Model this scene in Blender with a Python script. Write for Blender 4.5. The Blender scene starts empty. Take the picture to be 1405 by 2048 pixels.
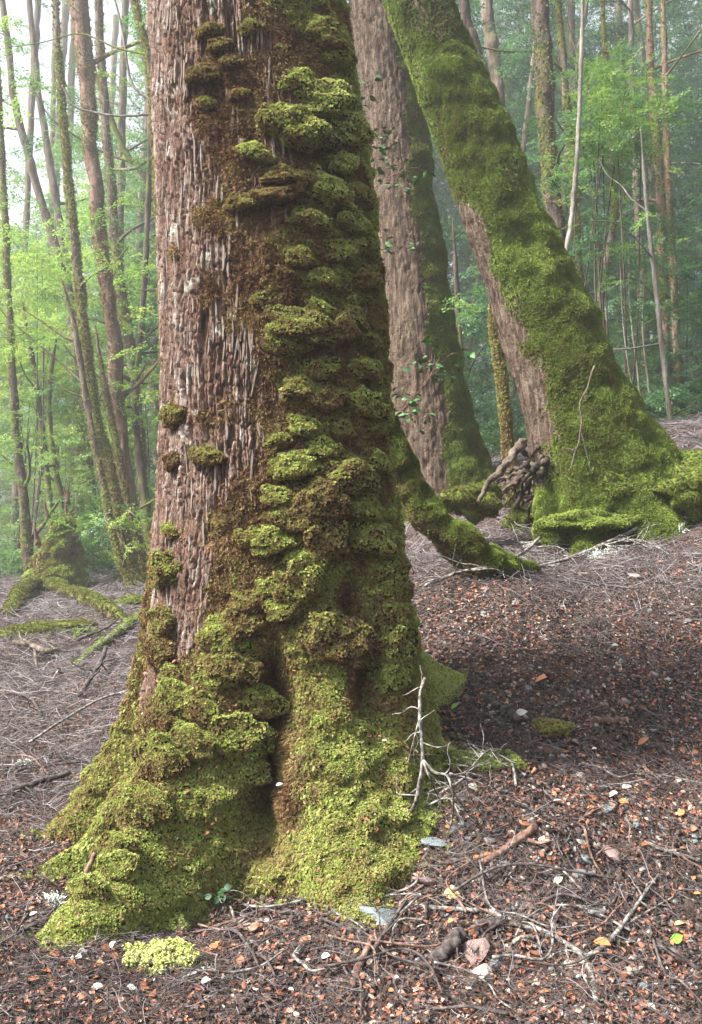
import bpy, bmesh, math, random
import numpy as np
from mathutils import Vector, Matrix

R = math.radians
sc = bpy.context.scene
rng = np.random.default_rng(7)
random.seed(7)

# ------------------------------------------------------------------ camera
FPX = 1967.0           # focal length in photograph pixels
CAMZ = 1.1
cam_d = bpy.data.cameras.new('camera')
cam_d.sensor_fit = 'VERTICAL'
cam_d.sensor_height = 36.0
cam_d.lens = FPX / 2048 * 36.0
cam_d.clip_start = 0.05
cam_d.clip_end = 500
cam = bpy.data.objects.new('camera', cam_d)
sc.collection.objects.link(cam)
cam.location = (0, 0, CAMZ)
cam.rotation_euler = (R(90), 0, 0)
sc.camera = cam

# ------------------------------------------------------------------ world, sun, exposure
SUN_EL = R(48)
SUN_AZ = R(-110)        # 0 = straight ahead of the camera, negative = left
S = Vector((math.cos(SUN_EL) * math.sin(SUN_AZ), math.cos(SUN_EL) * math.cos(SUN_AZ), math.sin(SUN_EL)))
world = bpy.data.worlds.new('World')
sc.world = world
world.use_nodes = True
wn, wl = world.node_tree.nodes, world.node_tree.links
wn.clear()
sky = wn.new('ShaderNodeTexSky')
sky.sky_type = 'NISHITA'
sky.sun_disc = False
sky.sun_elevation = SUN_EL
sky.sun_rotation = SUN_AZ
sky.dust_density = 4.0
sky.air_density = 1.0
hs = wn.new('ShaderNodeHueSaturation')
hs.inputs['Saturation'].default_value = 0.35
bgn = wn.new('ShaderNodeBackground')
bgn.inputs['Strength'].default_value = 0.115
wo = wn.new('ShaderNodeOutputWorld')
wl.new(sky.outputs[0], hs.inputs['Color'])
wl.new(hs.outputs[0], bgn.inputs[0])
wl.new(bgn.outputs[0], wo.inputs[0])
sun_d = bpy.data.lights.new('sun', 'SUN')
sun_d.energy = 5.0
sun_d.angle = R(11)
sun_d.color = (1.0, 0.93, 0.82)
sun = bpy.data.objects.new('sun', sun_d)
sc.collection.objects.link(sun)
sun.location = S * 60
sun.rotation_euler = S.to_track_quat('Z', 'Y').to_euler()
vs = sc.view_settings
vs.view_transform = 'Standard'
vs.look = 'None'
vs.exposure = 1.76
vs.gamma = 1.0
vs.use_curve_mapping = False
sc.cycles.use_denoising = True
sc.cycles.volume_bounces = 0
sc.cycles.max_bounces = 5
sc.cycles.use_adaptive_sampling = True
sc.cycles.adaptive_threshold = 0.02
sc.cycles.transparent_max_bounces = 8

# ------------------------------------------------------------------ helpers
def P(px, py, D):
    """World point seen at photograph pixel (px, py) at depth D."""
    return np.array([(px - 702.5) / FPX * D, D, CAMZ - (py - 1024) / FPX * D])

def fade(t): return t * t * t * (t * (t * 6 - 15) + 10)
_perm = np.random.default_rng(3).permutation(256)
_perm = np.concatenate([_perm, _perm, _perm])
_g = np.random.default_rng(4).normal(size=(256, 3)); _g /= np.linalg.norm(_g, axis=1)[:, None]

def noise(p):
    """Gradient noise, p (N,3) -> (N,), about -0.7..0.7"""
    p = np.asarray(p, float)
    i = np.floor(p).astype(np.int64); f = p - i; i &= 255
    u = fade(f)
    out = 0
    for dx in (0, 1):
        wx = u[:, 0] if dx else 1 - u[:, 0]
        a = _perm[i[:, 0] + dx]
        for dy in (0, 1):
            wy = u[:, 1] if dy else 1 - u[:, 1]
            b = _perm[a + i[:, 1] + dy]
            for dz in (0, 1):
                wz = u[:, 2] if dz else 1 - u[:, 2]
                g = _g[_perm[b + i[:, 2] + dz] & 255]
                d = g[:, 0] * (f[:, 0] - dx) + g[:, 1] * (f[:, 1] - dy) + g[:, 2] * (f[:, 2] - dz)
                out = out + wx * wy * wz * d
    return out

def fbm(p, o=4, lac=2.03, gain=0.5):
    s = 0; a = 1.0; q = np.array(p, float)
    for k in range(o):
        s = s + a * noise(q + 17.3 * k); q = q * lac; a *= gain
    return s

def sstep(a, b, x):
    t = np.clip((x - a) / (b - a), 0, 1)
    return t * t * (3 - 2 * t)

def mesh_np(name, V, F, mat=None, smooth=True, attrs=None):
    V = np.asarray(V, np.float32); F = np.asarray(F, np.int32)
    me = bpy.data.meshes.new(name)
    k = F.shape[1]
    me.vertices.add(len(V)); me.vertices.foreach_set('co', V.ravel())
    me.loops.add(F.size); me.loops.foreach_set('vertex_index', F.ravel())
    me.polygons.add(len(F))
    me.polygons.foreach_set('loop_start', np.arange(0, F.size, k, dtype=np.int32))
    try:
        me.polygons.foreach_set('loop_total', np.full(len(F), k, dtype=np.int32))
    except Exception:
        pass
    me.polygons.foreach_set('use_smooth', np.full(len(F), smooth, dtype=bool))
    if attrs:
        for n, a in attrs.items():
            at = me.attributes.new(n, 'FLOAT', 'POINT'); at.data.foreach_set('value', np.asarray(a, np.float32))
    me.update(calc_edges=True)
    if mat: me.materials.append(mat)
    return me

def link(name, data, parent=None, loc=None, label=None, cat=None, group=None, kind=None):
    o = bpy.data.objects.new(name, data)
    sc.collection.objects.link(o)
    if parent is not None:
        o.parent = parent
    if loc is not None:
        o.location = loc
    if label: o['label'] = label
    if cat: o['category'] = cat
    if group: o['group'] = group
    if kind: o['kind'] = kind
    return o

def thing(name, label, cat, group=None, loc=(0, 0, 0)):
    return link(name, None, None, loc, label, cat, group)

def catmull(pts, n):
    pts = np.asarray(pts, float)
    if len(pts) == 2:
        t = np.linspace(0, 1, n)[:, None]
        return pts[0] * (1 - t) + pts[1] * t
    p = np.vstack([2 * pts[0] - pts[1], pts, 2 * pts[-1] - pts[-2]])
    m = len(pts) - 1
    tt = np.linspace(0, m, n); i = np.minimum(tt.astype(int), m - 1); t = (tt - i)[:, None]
    a, b, c, d = p[i], p[i + 1], p[i + 2], p[i + 3]
    return 0.5 * ((2 * b) + (c - a) * t + (2 * a - 5 * b + 4 * c - d) * t * t + (3 * b - a - 3 * c + d) * t ** 3)

def frames(C):
    T = np.gradient(C, axis=0); T /= np.linalg.norm(T, axis=1)[:, None] + 1e-12
    N = np.zeros_like(C); 
    ref = np.array([0, -1.0, 0]) if abs(T[0][1]) < 0.9 else np.array([1.0, 0, 0])
    n = ref - T[0] * ref.dot(T[0]); n /= np.linalg.norm(n)
    for k in range(len(C)):
        n = n - T[k] * n.dot(T[k]); n /= np.linalg.norm(n) + 1e-12
        N[k] = n
    return T, N, np.cross(T, N)

def tube(C, rad, nseg=8, amp=0.0, freq=10.0, seed=0.0, cap=True, stretch=1.0):
    """Swept tube with optional noisy radius. Returns V, F(quads)."""
    C = np.asarray(C, float); rad = np.broadcast_to(np.asarray(rad, float), (len(C),))
    T, N, B = frames(C)
    th = np.linspace(0, 2 * np.pi, nseg, endpoint=False)
    dirs = N[:, None, :] * np.cos(th)[None, :, None] + B[:, None, :] * np.sin(th)[None, :, None]
    r = np.repeat(rad[:, None], nseg, 1)
    V = C[:, None, :] + dirs * r[..., None]
    if amp:
        q = V.reshape(-1, 3) * freq; q = q * np.array([1, 1, 1 / stretch]) + seed
        r = r * (1 + amp * fbm(q, 3).reshape(r.shape))
        V = C[:, None, :] + dirs * r[..., None]
    n = len(C)
    idx = np.arange(n * nseg).reshape(n, nseg)
    a = idx[:-1]; b = np.roll(a, -1, 1); d = idx[1:]; c = np.roll(d, -1, 1)
    F = np.stack([a, b, c, d], -1).reshape(-1, 4)
    V = V.reshape(-1, 3)
    if cap:
        V = np.vstack([V, C[0], C[-1]])
        i0, i1 = n * nseg, n * nseg + 1
        k = np.arange(nseg); k2 = np.roll(k, -1)
        h = nseg // 2
        c0 = np.stack([np.full(nseg, i0), k2, k, np.full(nseg, i0)], 1)
        # caps as degenerate free fans: use quads over pairs of rim verts
        e = np.arange(0, nseg, 2)
        c0 = np.stack([np.full(len(e), i0), (e + 2) % nseg, (e + 1) % nseg, e], 1)
        o = (n - 1) * nseg
        c1 = np.stack([np.full(len(e), i1), o + e, o + (e + 1) % nseg, o + (e + 2) % nseg], 1)
        F = np.vstack([F, c0, c1])
    return V, F

def merge(parts):
    Vs, Fs, o = [], [], 0
    for V, F in parts:
        Vs.append(V); Fs.append(F + o); o += len(V)
    return np.vstack(Vs), np.vstack(Fs)

def eul_from_mat(M):
    ry = -np.arcsin(np.clip(M[:, 2, 0], -1, 1))
    rx = np.arctan2(M[:, 2, 1], M[:, 2, 2])
    rz = np.arctan2(M[:, 1, 0], M[:, 0, 0])
    return np.stack([rx, ry, rz], 1)

def rot_to_normal(N, spin=None, tilt=0.0, rg=rng):
    """Euler angles turning local Z to N with a random spin and tilt."""
    N = np.asarray(N, float)
    if tilt:
        N = N + rg.normal(size=N.shape) * tilt
    N = N / (np.linalg.norm(N, axis=1)[:, None] + 1e-9)
    n = len(N)
    a = rg.normal(size=(n, 3)) if spin is None else spin
    X = a - N * (a * N).sum(1)[:, None]; X /= np.linalg.norm(X, axis=1)[:, None] + 1e-9
    Y = np.cross(N, X)
    return eul_from_mat(np.stack([X, Y, N], 2))

def scatter(name, pos, rot, scl, tint, src, parent=None, **kw):
    """One 'stuff' object: geometry-node copies of src on points."""
    n = len(pos)
    me = bpy.data.meshes.new(name)
    me.vertices.add(n); me.vertices.foreach_set('co', np.asarray(pos, np.float32).ravel())
    at = me.attributes.new('rot', 'FLOAT_VECTOR', 'POINT'); at.data.foreach_set('vector', np.asarray(rot, np.float32).ravel())
    scl = np.asarray(scl, np.float32)
    if scl.ndim == 1: scl = np.repeat(scl[:, None], 3, 1)
    at = me.attributes.new('scl', 'FLOAT_VECTOR', 'POINT'); at.data.foreach_set('vector', scl.ravel())
    at = me.attributes.new('tint', 'FLOAT', 'POINT'); at.data.foreach_set('value', np.asarray(tint, np.float32))
    me.update()
    o = link(name, me, parent, kind='stuff', **kw)
    key = 'scatter_' + src.name
    ng = bpy.data.node_groups.get(key)
    if ng is None:
        ng = bpy.data.node_groups.new(key, 'GeometryNodeTree')
        ng.interface.new_socket('Geometry', in_out='INPUT', socket_type='NodeSocketGeometry')
        ng.interface.new_socket('Geometry', in_out='OUTPUT', socket_type='NodeSocketGeometry')
        N = ng.nodes; L = ng.links
        gi = N.new('NodeGroupInput'); go = N.new('NodeGroupOutput')
        oi = N.new('GeometryNodeObjectInfo'); oi.inputs['Object'].default_value = src; oi.inputs['As Instance'].default_value = True
        ip = N.new('GeometryNodeInstanceOnPoints')
        a1 = N.new('GeometryNodeInputNamedAttribute'); a1.data_type = 'FLOAT_VECTOR'; a1.inputs['Name'].default_value = 'rot'
        a2 = N.new('GeometryNodeInputNamedAttribute'); a2.data_type = 'FLOAT_VECTOR'; a2.inputs['Name'].default_value = 'scl'
        er = N.new('FunctionNodeEulerToRotation')
        L.new(gi.outputs[0], ip.inputs['Points']); L.new(oi.outputs['Geometry'], ip.inputs['Instance'])
        L.new(a1.outputs[0], er.inputs[0]); L.new(er.outputs[0], ip.inputs['Rotation'])
        L.new(a2.outputs[0], ip.inputs['Scale']); L.new(ip.outputs[0], go.inputs[0])
    m = o.modifiers.new('scatter', 'NODES'); m.node_group = ng
    return o

def src_obj(name, V, F, mat, smooth=False):
    return bpy.data.objects.new(name, mesh_np(name, V, F, mat, smooth))

def face_samples(V, F, n, weight=None, rg=rng):
    """Random points on quads, with normals. weight: per-vertex density factor."""
    a, b, c, d = V[F[:, 0]], V[F[:, 1]], V[F[:, 2]], V[F[:, 3]]
    nr = np.cross(c - a, d - b); ar = np.linalg.norm(nr, axis=1) + 1e-12
    nr = nr / ar[:, None]
    w = ar.copy()
    if weight is not None: w *= weight[F].mean(1)
    cs = np.cumsum(w); cs /= cs[-1]
    k = np.searchsorted(cs, rg.random(n))
    k = np.minimum(k, len(F) - 1)
    u = rg.random((n, 1)); v = rg.random((n, 1))
    p = (a[k] * (1 - u) + b[k] * u) * (1 - v) + (d[k] * (1 - u) + c[k] * u) * v
    return p, nr[k], k

def wander(p, d, l, n=7, w=0.30):
    pts = [np.array(p)]; d = np.array(d, float)
    for k in range(n - 1):
        d = d + rng.normal(size=3) * w; d /= np.linalg.norm(d); pts.append(pts[-1] + d * l / (n - 1))
    return np.array(pts)

# ------------------------------------------------------------------ materials
def new_mat(name):
    m = bpy.data.materials.new(name); m.use_nodes = True
    nt = m.node_tree; nt.nodes.clear()
    out = nt.nodes.new('ShaderNodeOutputMaterial')
    return m, nt.nodes, nt.links, out

def ramp(N, stops, interp='LINEAR'):
    r = N.new('ShaderNodeValToRGB'); r.color_ramp.interpolation = interp
    el = r.color_ramp.elements
    el[0].position, el[0].color = stops[0][0], (*stops[0][1], 1)
    el[1].position, el[1].color = stops[-1][0], (*stops[-1][1], 1)
    for p, c in stops[1:-1]:
        e = el.new(p); e.color = (*c, 1)
    return r

def bsdf(N, rough=0.9, spec=0.15):
    b = N.new('ShaderNodeBsdfPrincipled')
    b.inputs['Roughness'].default_value = rough
    b.inputs['Specular IOR Level'].default_value = spec
    return b

def tex(N, L, scale, detail=4, rough=0.6, stretch=(1, 1, 1), coord='Object', typ='noise'):
    tc = N.new('ShaderNodeTexCoord'); mp = N.new('ShaderNodeMapping')
    mp.inputs['Scale'].default_value = stretch
    L.new(tc.outputs[coord], mp.inputs[0])
    if typ == 'noise':
        t = N.new('ShaderNodeTexNoise'); t.inputs['Scale'].default_value = scale
        t.inputs['Detail'].default_value = detail; t.inputs['Roughness'].default_value = rough
    else:
        t = N.new('ShaderNodeTexVoronoi'); t.inputs['Scale'].default_value = scale
    L.new(mp.outputs[0], t.inputs['Vector'])
    return t

def mixc(N, L, fac, a, b):
    m = N.new('ShaderNodeMix'); m.data_type = 'RGBA'
    for s, v in ((0, fac), (6, a), (7, b)):
        if hasattr(v, 'links') or hasattr(v, 'is_linked'): L.new(v, m.inputs[s])
        elif s == 0: m.inputs[0].default_value = v
        else: m.inputs[s].default_value = (*v, 1)
    return m.outputs[2]

def attr(N, name, inst=False):
    a = N.new('ShaderNodeAttribute'); a.attribute_name = name
    a.attribute_type = 'INSTANCER' if inst else 'GEOMETRY'
    return a

def tint_mat(name, stops, rough=0.9, spec=0.1, transl=0.0, noise_scale=None, interp='LINEAR'):
    """Colour from the per-copy 'tint' attribute; some light through the leaf."""
    m, N, L, out = new_mat(name)
    a = attr(N, 'tint', True); r = ramp(N, stops, interp); L.new(a.outputs['Fac'], r.inputs[0])
    col = r.outputs[0]
    if noise_scale:
        t = tex(N, L, noise_scale, 3)
        rr = ramp(N, [(0.3, (0.55, 0.55, 0.55)), (0.7, (1.2, 1.2, 1.2))]); L.new(t.outputs[0], rr.inputs[0])
        mm = N.new('ShaderNodeMix'); mm.data_type = 'RGBA'; mm.blend_type = 'MULTIPLY'; mm.inputs[0].default_value = 1
        L.new(col, mm.inputs[6]); L.new(rr.outputs[0], mm.inputs[7]); col = mm.outputs[2]
    b = bsdf(N, rough, spec); L.new(col, b.inputs['Base Color'])
    if transl:
        tr = N.new('ShaderNodeBsdfTranslucent'); L.new(col, tr.inputs[0])
        mx = N.new('ShaderNodeMixShader'); mx.inputs[0].default_value = transl
        L.new(b.outputs[0], mx.inputs[1]); L.new(tr.outputs[0], mx.inputs[2]); L.new(mx.outputs[0], out.inputs[0])
    else:
        L.new(b.outputs[0], out.inputs[0])
    return m

M_TUFT = tint_mat('moss_tuft', [(0.0, (0.10, 0.052, 0.032)), (0.25, (0.21, 0.135, 0.07)), (0.45, (0.285, 0.235, 0.10)),
                                (0.65, (0.285, 0.275, 0.095)), (0.85, (0.24, 0.335, 0.068)), (1.0, (0.50, 0.53, 0.20))], 0.85, 0.1, 0.18)
M_TUFT2 = tint_mat('deep_moss_tuft', [(0.0, (0.055, 0.036, 0.02)), (0.3, (0.16, 0.135, 0.05)), (0.55, (0.15, 0.18, 0.042)), (0.8, (0.175, 0.245, 0.055)), (1.0, (0.32, 0.40, 0.10))], 0.85, 0.1, 0.18)
M_LITTER = tint_mat('leaf_litter', [(0.0, (0.020, 0.017, 0.018)), (0.3, (0.058, 0.044, 0.043)), (0.55, (0.12, 0.075, 0.066)), (0.75, (0.25, 0.095, 0.058)),
                                    (0.9, (0.36, 0.15, 0.085)), (1.0, (0.40, 0.30, 0.25))], 0.6, 0.3, 0.12)
M_TWIG = tint_mat('dead_twig', [(0.0, (0.035, 0.025, 0.022)), (0.4, (0.075, 0.06, 0.058)), (0.75, (0.15, 0.132, 0.14)), (1.0, (0.27, 0.255, 0.27))], 0.85, 0.2)
M_GRAVEL = tint_mat('gravel', [(0.0, (0.05, 0.05, 0.055)), (0.5, (0.13, 0.14, 0.15)), (0.8, (0.22, 0.23, 0.23)), (1.0, (0.34, 0.30, 0.26))], 0.55, 0.4)
M_LEAF = tint_mat('foliage', [(0.0, (0.030, 0.065, 0.045)), (0.35, (0.055, 0.12, 0.06)), (0.6, (0.085, 0.19, 0.055)), (0.85, (0.20, 0.33, 0.06)), (1.0, (0.32, 0.44, 0.09))], 0.45, 0.4, 0.5)

def bark_mat(name, cols, moss=(0.10, 0.115, 0.03), scale=14, stretch=(1, 1, 0.18), moss_amt=0.5, moss_dir=None, bump=0.5):
    """Furrowed bark with moss on it (the attribute 'moss' where the mesh has one)."""
    m, N, L, out = new_mat(name)
    t = tex(N, L, scale, 6, 0.65, stretch)
    r = ramp(N, [(0.32, cols[0]), (0.5, cols[1]), (0.68, cols[2])]); L.new(t.outputs[0], r.inputs[0])
    t2 = tex(N, L, scale * 0.25, 5, 0.7)
    a = attr(N, 'moss')
    ad = N.new('ShaderNodeMath'); ad.operation = 'ADD'; L.new(a.outputs['Fac'], ad.inputs[0]); L.new(t2.outputs[0], ad.inputs[1])
    mr = N.new('ShaderNodeMapRange'); mr.inputs[1].default_value = 0.82; mr.inputs[2].default_value = 1.05
    L.new(ad.outputs[0], mr.inputs[0])
    t3 = tex(N, L, scale * 1.7, 4, 0.7)
    mo = ramp(N, [(0.3, tuple(c * 0.5 for c in moss)), (0.52, moss), (0.75, (moss[0] * 1.5, moss[1] * 1.6, moss[2] * 1.2))]); L.new(t3.outputs[0], mo.inputs[0])
    col = mixc(N, L, mr.outputs[0], r.outputs[0], mo.outputs[0])
    b = bsdf(N, 0.9, 0.15); L.new(col, b.inputs['Base Color'])
    bp = N.new('ShaderNodeBump'); bp.inputs['Strength'].default_value = bump; bp.inputs['Distance'].default_value = 0.04
    hm = N.new('ShaderNodeMath'); hm.operation = 'ADD'; L.new(t.outputs[0], hm.inputs[0]); L.new(t3.outputs[0], hm.inputs[1])
    L.new(hm.outputs[0], bp.inputs['Height']); L.new(bp.outputs[0], b.inputs['Normal'])
    L.new(b.outputs[0], out.inputs[0])
    return m

M_BGBARK = bark_mat('forest_bark', [(0.035, 0.027, 0.022), (0.10, 0.078, 0.062), (0.19, 0.16, 0.135)])
M_REDBARK = bark_mat('red_brown_bark', [(0.06, 0.032, 0.02), (0.125, 0.075, 0.055), (0.22, 0.17, 0.145)])
M_DARKBARK = bark_mat('dark_bark', [(0.022, 0.018, 0.016), (0.06, 0.045, 0.038), (0.13, 0.10, 0.085)])
M_PINKBARK = bark_mat('pink_brown_bark', [(0.03, 0.021, 0.016), (0.11, 0.077, 0.057), (0.22, 0.17, 0.135)], scale=34, stretch=(1, 1, 0.14), bump=0.9)
M_PALEBARK = bark_mat('pale_sapling_bark', [(0.08, 0.072, 0.06), (0.17, 0.155, 0.135), (0.30, 0.285, 0.26)])

def hero_bark():
    m, N, L, out = new_mat('beech_bark')
    pl = attr(N, 'plate'); mo = attr(N, 'moss'); br = attr(N, 'brown')
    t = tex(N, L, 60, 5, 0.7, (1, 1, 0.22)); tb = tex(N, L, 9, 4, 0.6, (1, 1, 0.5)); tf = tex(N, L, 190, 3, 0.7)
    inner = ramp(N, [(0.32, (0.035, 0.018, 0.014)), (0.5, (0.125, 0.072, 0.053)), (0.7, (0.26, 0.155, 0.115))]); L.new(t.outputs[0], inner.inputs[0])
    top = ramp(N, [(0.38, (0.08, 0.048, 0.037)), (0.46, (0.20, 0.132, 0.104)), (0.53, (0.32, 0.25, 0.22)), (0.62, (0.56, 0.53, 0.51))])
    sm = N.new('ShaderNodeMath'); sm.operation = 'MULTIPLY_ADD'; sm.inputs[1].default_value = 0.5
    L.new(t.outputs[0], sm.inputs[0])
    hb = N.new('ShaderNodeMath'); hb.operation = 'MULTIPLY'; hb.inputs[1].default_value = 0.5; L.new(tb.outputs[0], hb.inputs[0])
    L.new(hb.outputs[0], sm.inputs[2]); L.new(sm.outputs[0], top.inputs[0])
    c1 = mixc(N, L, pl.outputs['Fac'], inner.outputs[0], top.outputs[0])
    # pale green lichen scabs with their own outline
    tl = tex(N, L, 7, 5, 0.75); lr = ramp(N, [(0.60, (0, 0, 0)), (0.66, (1, 1, 1))]); L.new(tl.outputs[0], lr.inputs[0])
    c2 = mixc(N, L, lr.outputs[0], c1, (0.36, 0.40, 0.34))
    dead = ramp(N, [(0.3, (0.07, 0.036, 0.025)), (0.52, (0.20, 0.11, 0.07)), (0.72, (0.33, 0.21, 0.13))]); L.new(tf.outputs[0], dead.inputs[0])
    c3 = mixc(N, L, br.outputs['Fac'], c2, dead.outputs[0])
    ms = ramp(N, [(0.3, (0.022, 0.016, 0.008)), (0.5, (0.05, 0.04, 0.014)), (0.72, (0.085, 0.085, 0.022))]); L.new(tf.outputs[0], ms.inputs[0])
    c4 = mixc(N, L, mo.outputs['Fac'], c3, ms.outputs[0])
    b = bsdf(N, 0.85, 0.2); L.new(c4, b.inputs['Base Color'])
    bp = N.new('ShaderNodeBump'); bp.inputs['Strength'].default_value = 0.9; bp.inputs['Distance'].default_value = 0.012
    h = N.new('ShaderNodeMath'); h.operation = 'ADD'; L.new(t.outputs[0], h.inputs[0]); L.new(tf.outputs[0], h.inputs[1])
    L.new(h.outputs[0], bp.inputs['Height']); L.new(bp.outputs[0], b.inputs['Normal'])
    L.new(b.outputs[0], out.inputs[0])
    return m
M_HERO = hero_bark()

def simple_mat(name, stops, scale, stretch=(1, 1, 1), rough=0.9, bump=0.4, dist=0.01, spec=0.15, rnd=False):
    m, N, L, out = new_mat(name)
    t = tex(N, L, scale, 6, 0.65, stretch)
    r = ramp(N, stops); L.new(t.outputs[0], r.inputs[0]); col = r.outputs[0]
    if rnd:
        oi = N.new('ShaderNodeObjectInfo')
        rr = ramp(N, [(0, (0.45, 0.47, 0.5)), (0.4, (0.8, 0.82, 0.85)), (0.7, (0.95, 0.85, 0.8)), (1, (1.25, 1.22, 1.15))]); L.new(oi.outputs['Random'], rr.inputs[0])
        mm = N.new('ShaderNodeMix'); mm.data_type = 'RGBA'; mm.blend_type = 'MULTIPLY'; mm.inputs[0].default_value = 1
        L.new(col, mm.inputs[6]); L.new(rr.outputs[0], mm.inputs[7]); col = mm.outputs[2]
    b = bsdf(N, rough, spec); L.new(col, b.inputs['Base Color'])
    bp = N.new('ShaderNodeBump'); bp.inputs['Strength'].default_value = bump; bp.inputs['Distance'].default_value = dist
    L.new(t.outputs[0], bp.inputs['Height']); L.new(bp.outputs[0], b.inputs['Normal'])
    L.new(b.outputs[0], out.inputs[0])
    return m
M_CUSHION = simple_mat('moss_cushion_base', [(0.3, (0.022, 0.015, 0.008)), (0.5, (0.05, 0.038, 0.014)), (0.72, (0.08, 0.075, 0.02))], 90, bump=0.8)
M_STONE = simple_mat('stone', [(0.3, (0.09, 0.09, 0.095)), (0.5, (0.20, 0.20, 0.20)), (0.72, (0.36, 0.34, 0.32))], 22, rough=0.6, spec=0.35, rnd=True)
M_LICHENWOOD = simple_mat('lichen_wood', [(0.36, (0.05, 0.04, 0.038)), (0.47, (0.12, 0.105, 0.10)), (0.6, (0.29, 0.285, 0.27))], 45, (1, 1, 1), bump=0.6)
M_BROWNWOOD = simple_mat('brown_wood', [(0.35, (0.05, 0.03, 0.024)), (0.5, (0.15, 0.09, 0.07)), (0.7, (0.30, 0.21, 0.18))], 40, (1, 1, 0.4), bump=0.6)
M_DARKWOOD = simple_mat('dark_wood', [(0.35, (0.022, 0.018, 0.018)), (0.5, (0.06, 0.05, 0.05)), (0.75, (0.17, 0.15, 0.15))], 40, bump=0.6)
M_FLAKE = simple_mat('bark_flake', [(0.3, (0.09, 0.06, 0.048)), (0.48, (0.24, 0.19, 0.165)), (0.7, (0.44, 0.41, 0.385))], 55, (1, 1, 0.3), bump=0.7)
M_PALELICHEN = simple_mat('pale_lichen', [(0.3, (0.42, 0.47, 0.42)), (0.7, (0.68, 0.72, 0.66))], 60, bump=0.4)
M_MOSSBASE = simple_mat('moss_ground', [(0.3, (0.05, 0.05, 0.015)), (0.5, (0.10, 0.12, 0.025)), (0.72, (0.16, 0.20, 0.04))], 50, bump=0.8)
M_SPRIGLEAF = simple_mat('sprig_leaf', [(0.3, (0.04, 0.12, 0.04)), (0.7, (0.09, 0.22, 0.06))], 30, rough=0.4, spec=0.4, bump=0.1)

def ground_mat():
    m, N, L, out = new_mat('forest_floor')
    v = tex(N, L, 85, typ='vor'); v2 = tex(N, L, 190, typ='vor')
    s1 = N.new('ShaderNodeSeparateColor'); L.new(v.outputs['Color'], s1.inputs[0])
    r1 = ramp(N, [(0.0, (0.018, 0.015, 0.015)), (0.3, (0.045, 0.034, 0.032)), (0.55, (0.08, 0.055, 0.048)), (0.8, (0.14, 0.068, 0.05)), (0.9, (0.12, 0.105, 0.10)), (1, (0.22, 0.20, 0.19))], 'CONSTANT')
    L.new(s1.outputs[0], r1.inputs[0])
    big = tex(N, L, 2.2, 5, 0.65); rb = ramp(N, [(0.35, (0.6, 0.6, 0.62)), (0.6, (1.1, 1.05, 1.0))]); L.new(big.outputs[0], rb.inputs[0])
    mm = N.new('ShaderNodeMix'); mm.data_type = 'RGBA'; mm.blend_type = 'MULTIPLY'; mm.inputs[0].default_value = 1
    L.new(r1.outputs[0], mm.inputs[6]); L.new(rb.outputs[0], mm.inputs[7])
    b = bsdf(N, 0.85, 0.2); L.new(mm.outputs[2], b.inputs['Base Color'])
    bp = N.new('ShaderNodeBump'); bp.inputs['Strength'].default_value = 1.0; bp.inputs['Distance'].default_value = 0.01
    h = N.new('ShaderNodeMath'); h.operation = 'SUBTRACT'; L.new(s1.outputs[1], h.inputs[0]); L.new(v.outputs['Distance'], h.inputs[1])
    L.new(h.outputs[0], bp.inputs['Height']); L.new(bp.outputs[0], b.inputs['Normal'])
    L.new(b.outputs[0], out.inputs[0])
    return m
M_GROUND = ground_mat()

# ------------------------------------------------------------------ ground
GC = []
def gc(px, py, D): GC.append(P(px, py, D))
gc(130, 1905, 2.45); gc(650, 1780, 2.85); gc(950, 1565, 3.05); gc(1000, 1480, 3.42); gc(830, 1655, 2.88); gc(1010, 1790, 2.62); gc(970, 1300, 4.05)
gc(1060, 1145, 5.4); gc(1100, 1085, 6.3); gc(1370, 1010, 6.4); gc(900, 985, 8.4); gc(1370, 1985, 2.3); gc(700, 1990, 2.26); gc(40, 1990, 2.24)
gc(1370, 1500, 3.6); gc(1370, 1200, 4.8); gc(40, 1750, 2.95); gc(40, 1500, 4.3); gc(40, 1300, 6.8); gc(40, 1220, 9.5); gc(40, 1170, 13); gc(300, 1175, 12)
gc(300, 1300, 6.6); gc(1340, 885, 12); gc(1000, 930, 10.5); gc(850, 1120, 5.3); gc(250, 1500, 4.3); gc(600, 1160, 8); gc(1200, 1085, 6.0)
GC = [tuple(p) for p in GC]
GC += [(-3.5, 3, 0.0), (-3.5, 1, -0.02), (0, 0.5, -0.1), (2.5, 1, 0.1), (3.0, 3.2, 0.55), (4, 6.5, 1.7), (-6, 20, 0.25), (-10, 10, 0.15), (8, 12, 2.7), (6, 25, 4.6), (0, 22, 1.7), (-20, 40, 0.5),
       (20, 40, 9.0), (0, 45, 3.5), (40, 10, 9.0), (-40, 10, 0.0), (0, 80, 5.0), (60, 80, 12.0), (-60, 80, 1.0), (-60, 0, 0.0), (60, -10, 10.0), (0, -20, -1.0), (-20, -20, -0.5), (20, -20, 2.0)]
GC = np.array(GC)
def tps(r): 
    return np.where(r > 1e-9, r * r * np.log(np.maximum(r, 1e-9)), 0)
_n = len(GC)
_K = tps(np.linalg.norm(GC[:, None, :2] - GC[None, :, :2], axis=2)) + np.eye(_n) * 0.02
_Pm = np.hstack([np.ones((_n, 1)), GC[:, :2]])
_A = np.block([[_K, _Pm], [_Pm.T, np.zeros((3, 3))]])
_w = np.linalg.solve(_A, np.concatenate([GC[:, 2], np.zeros(3)]))
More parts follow.
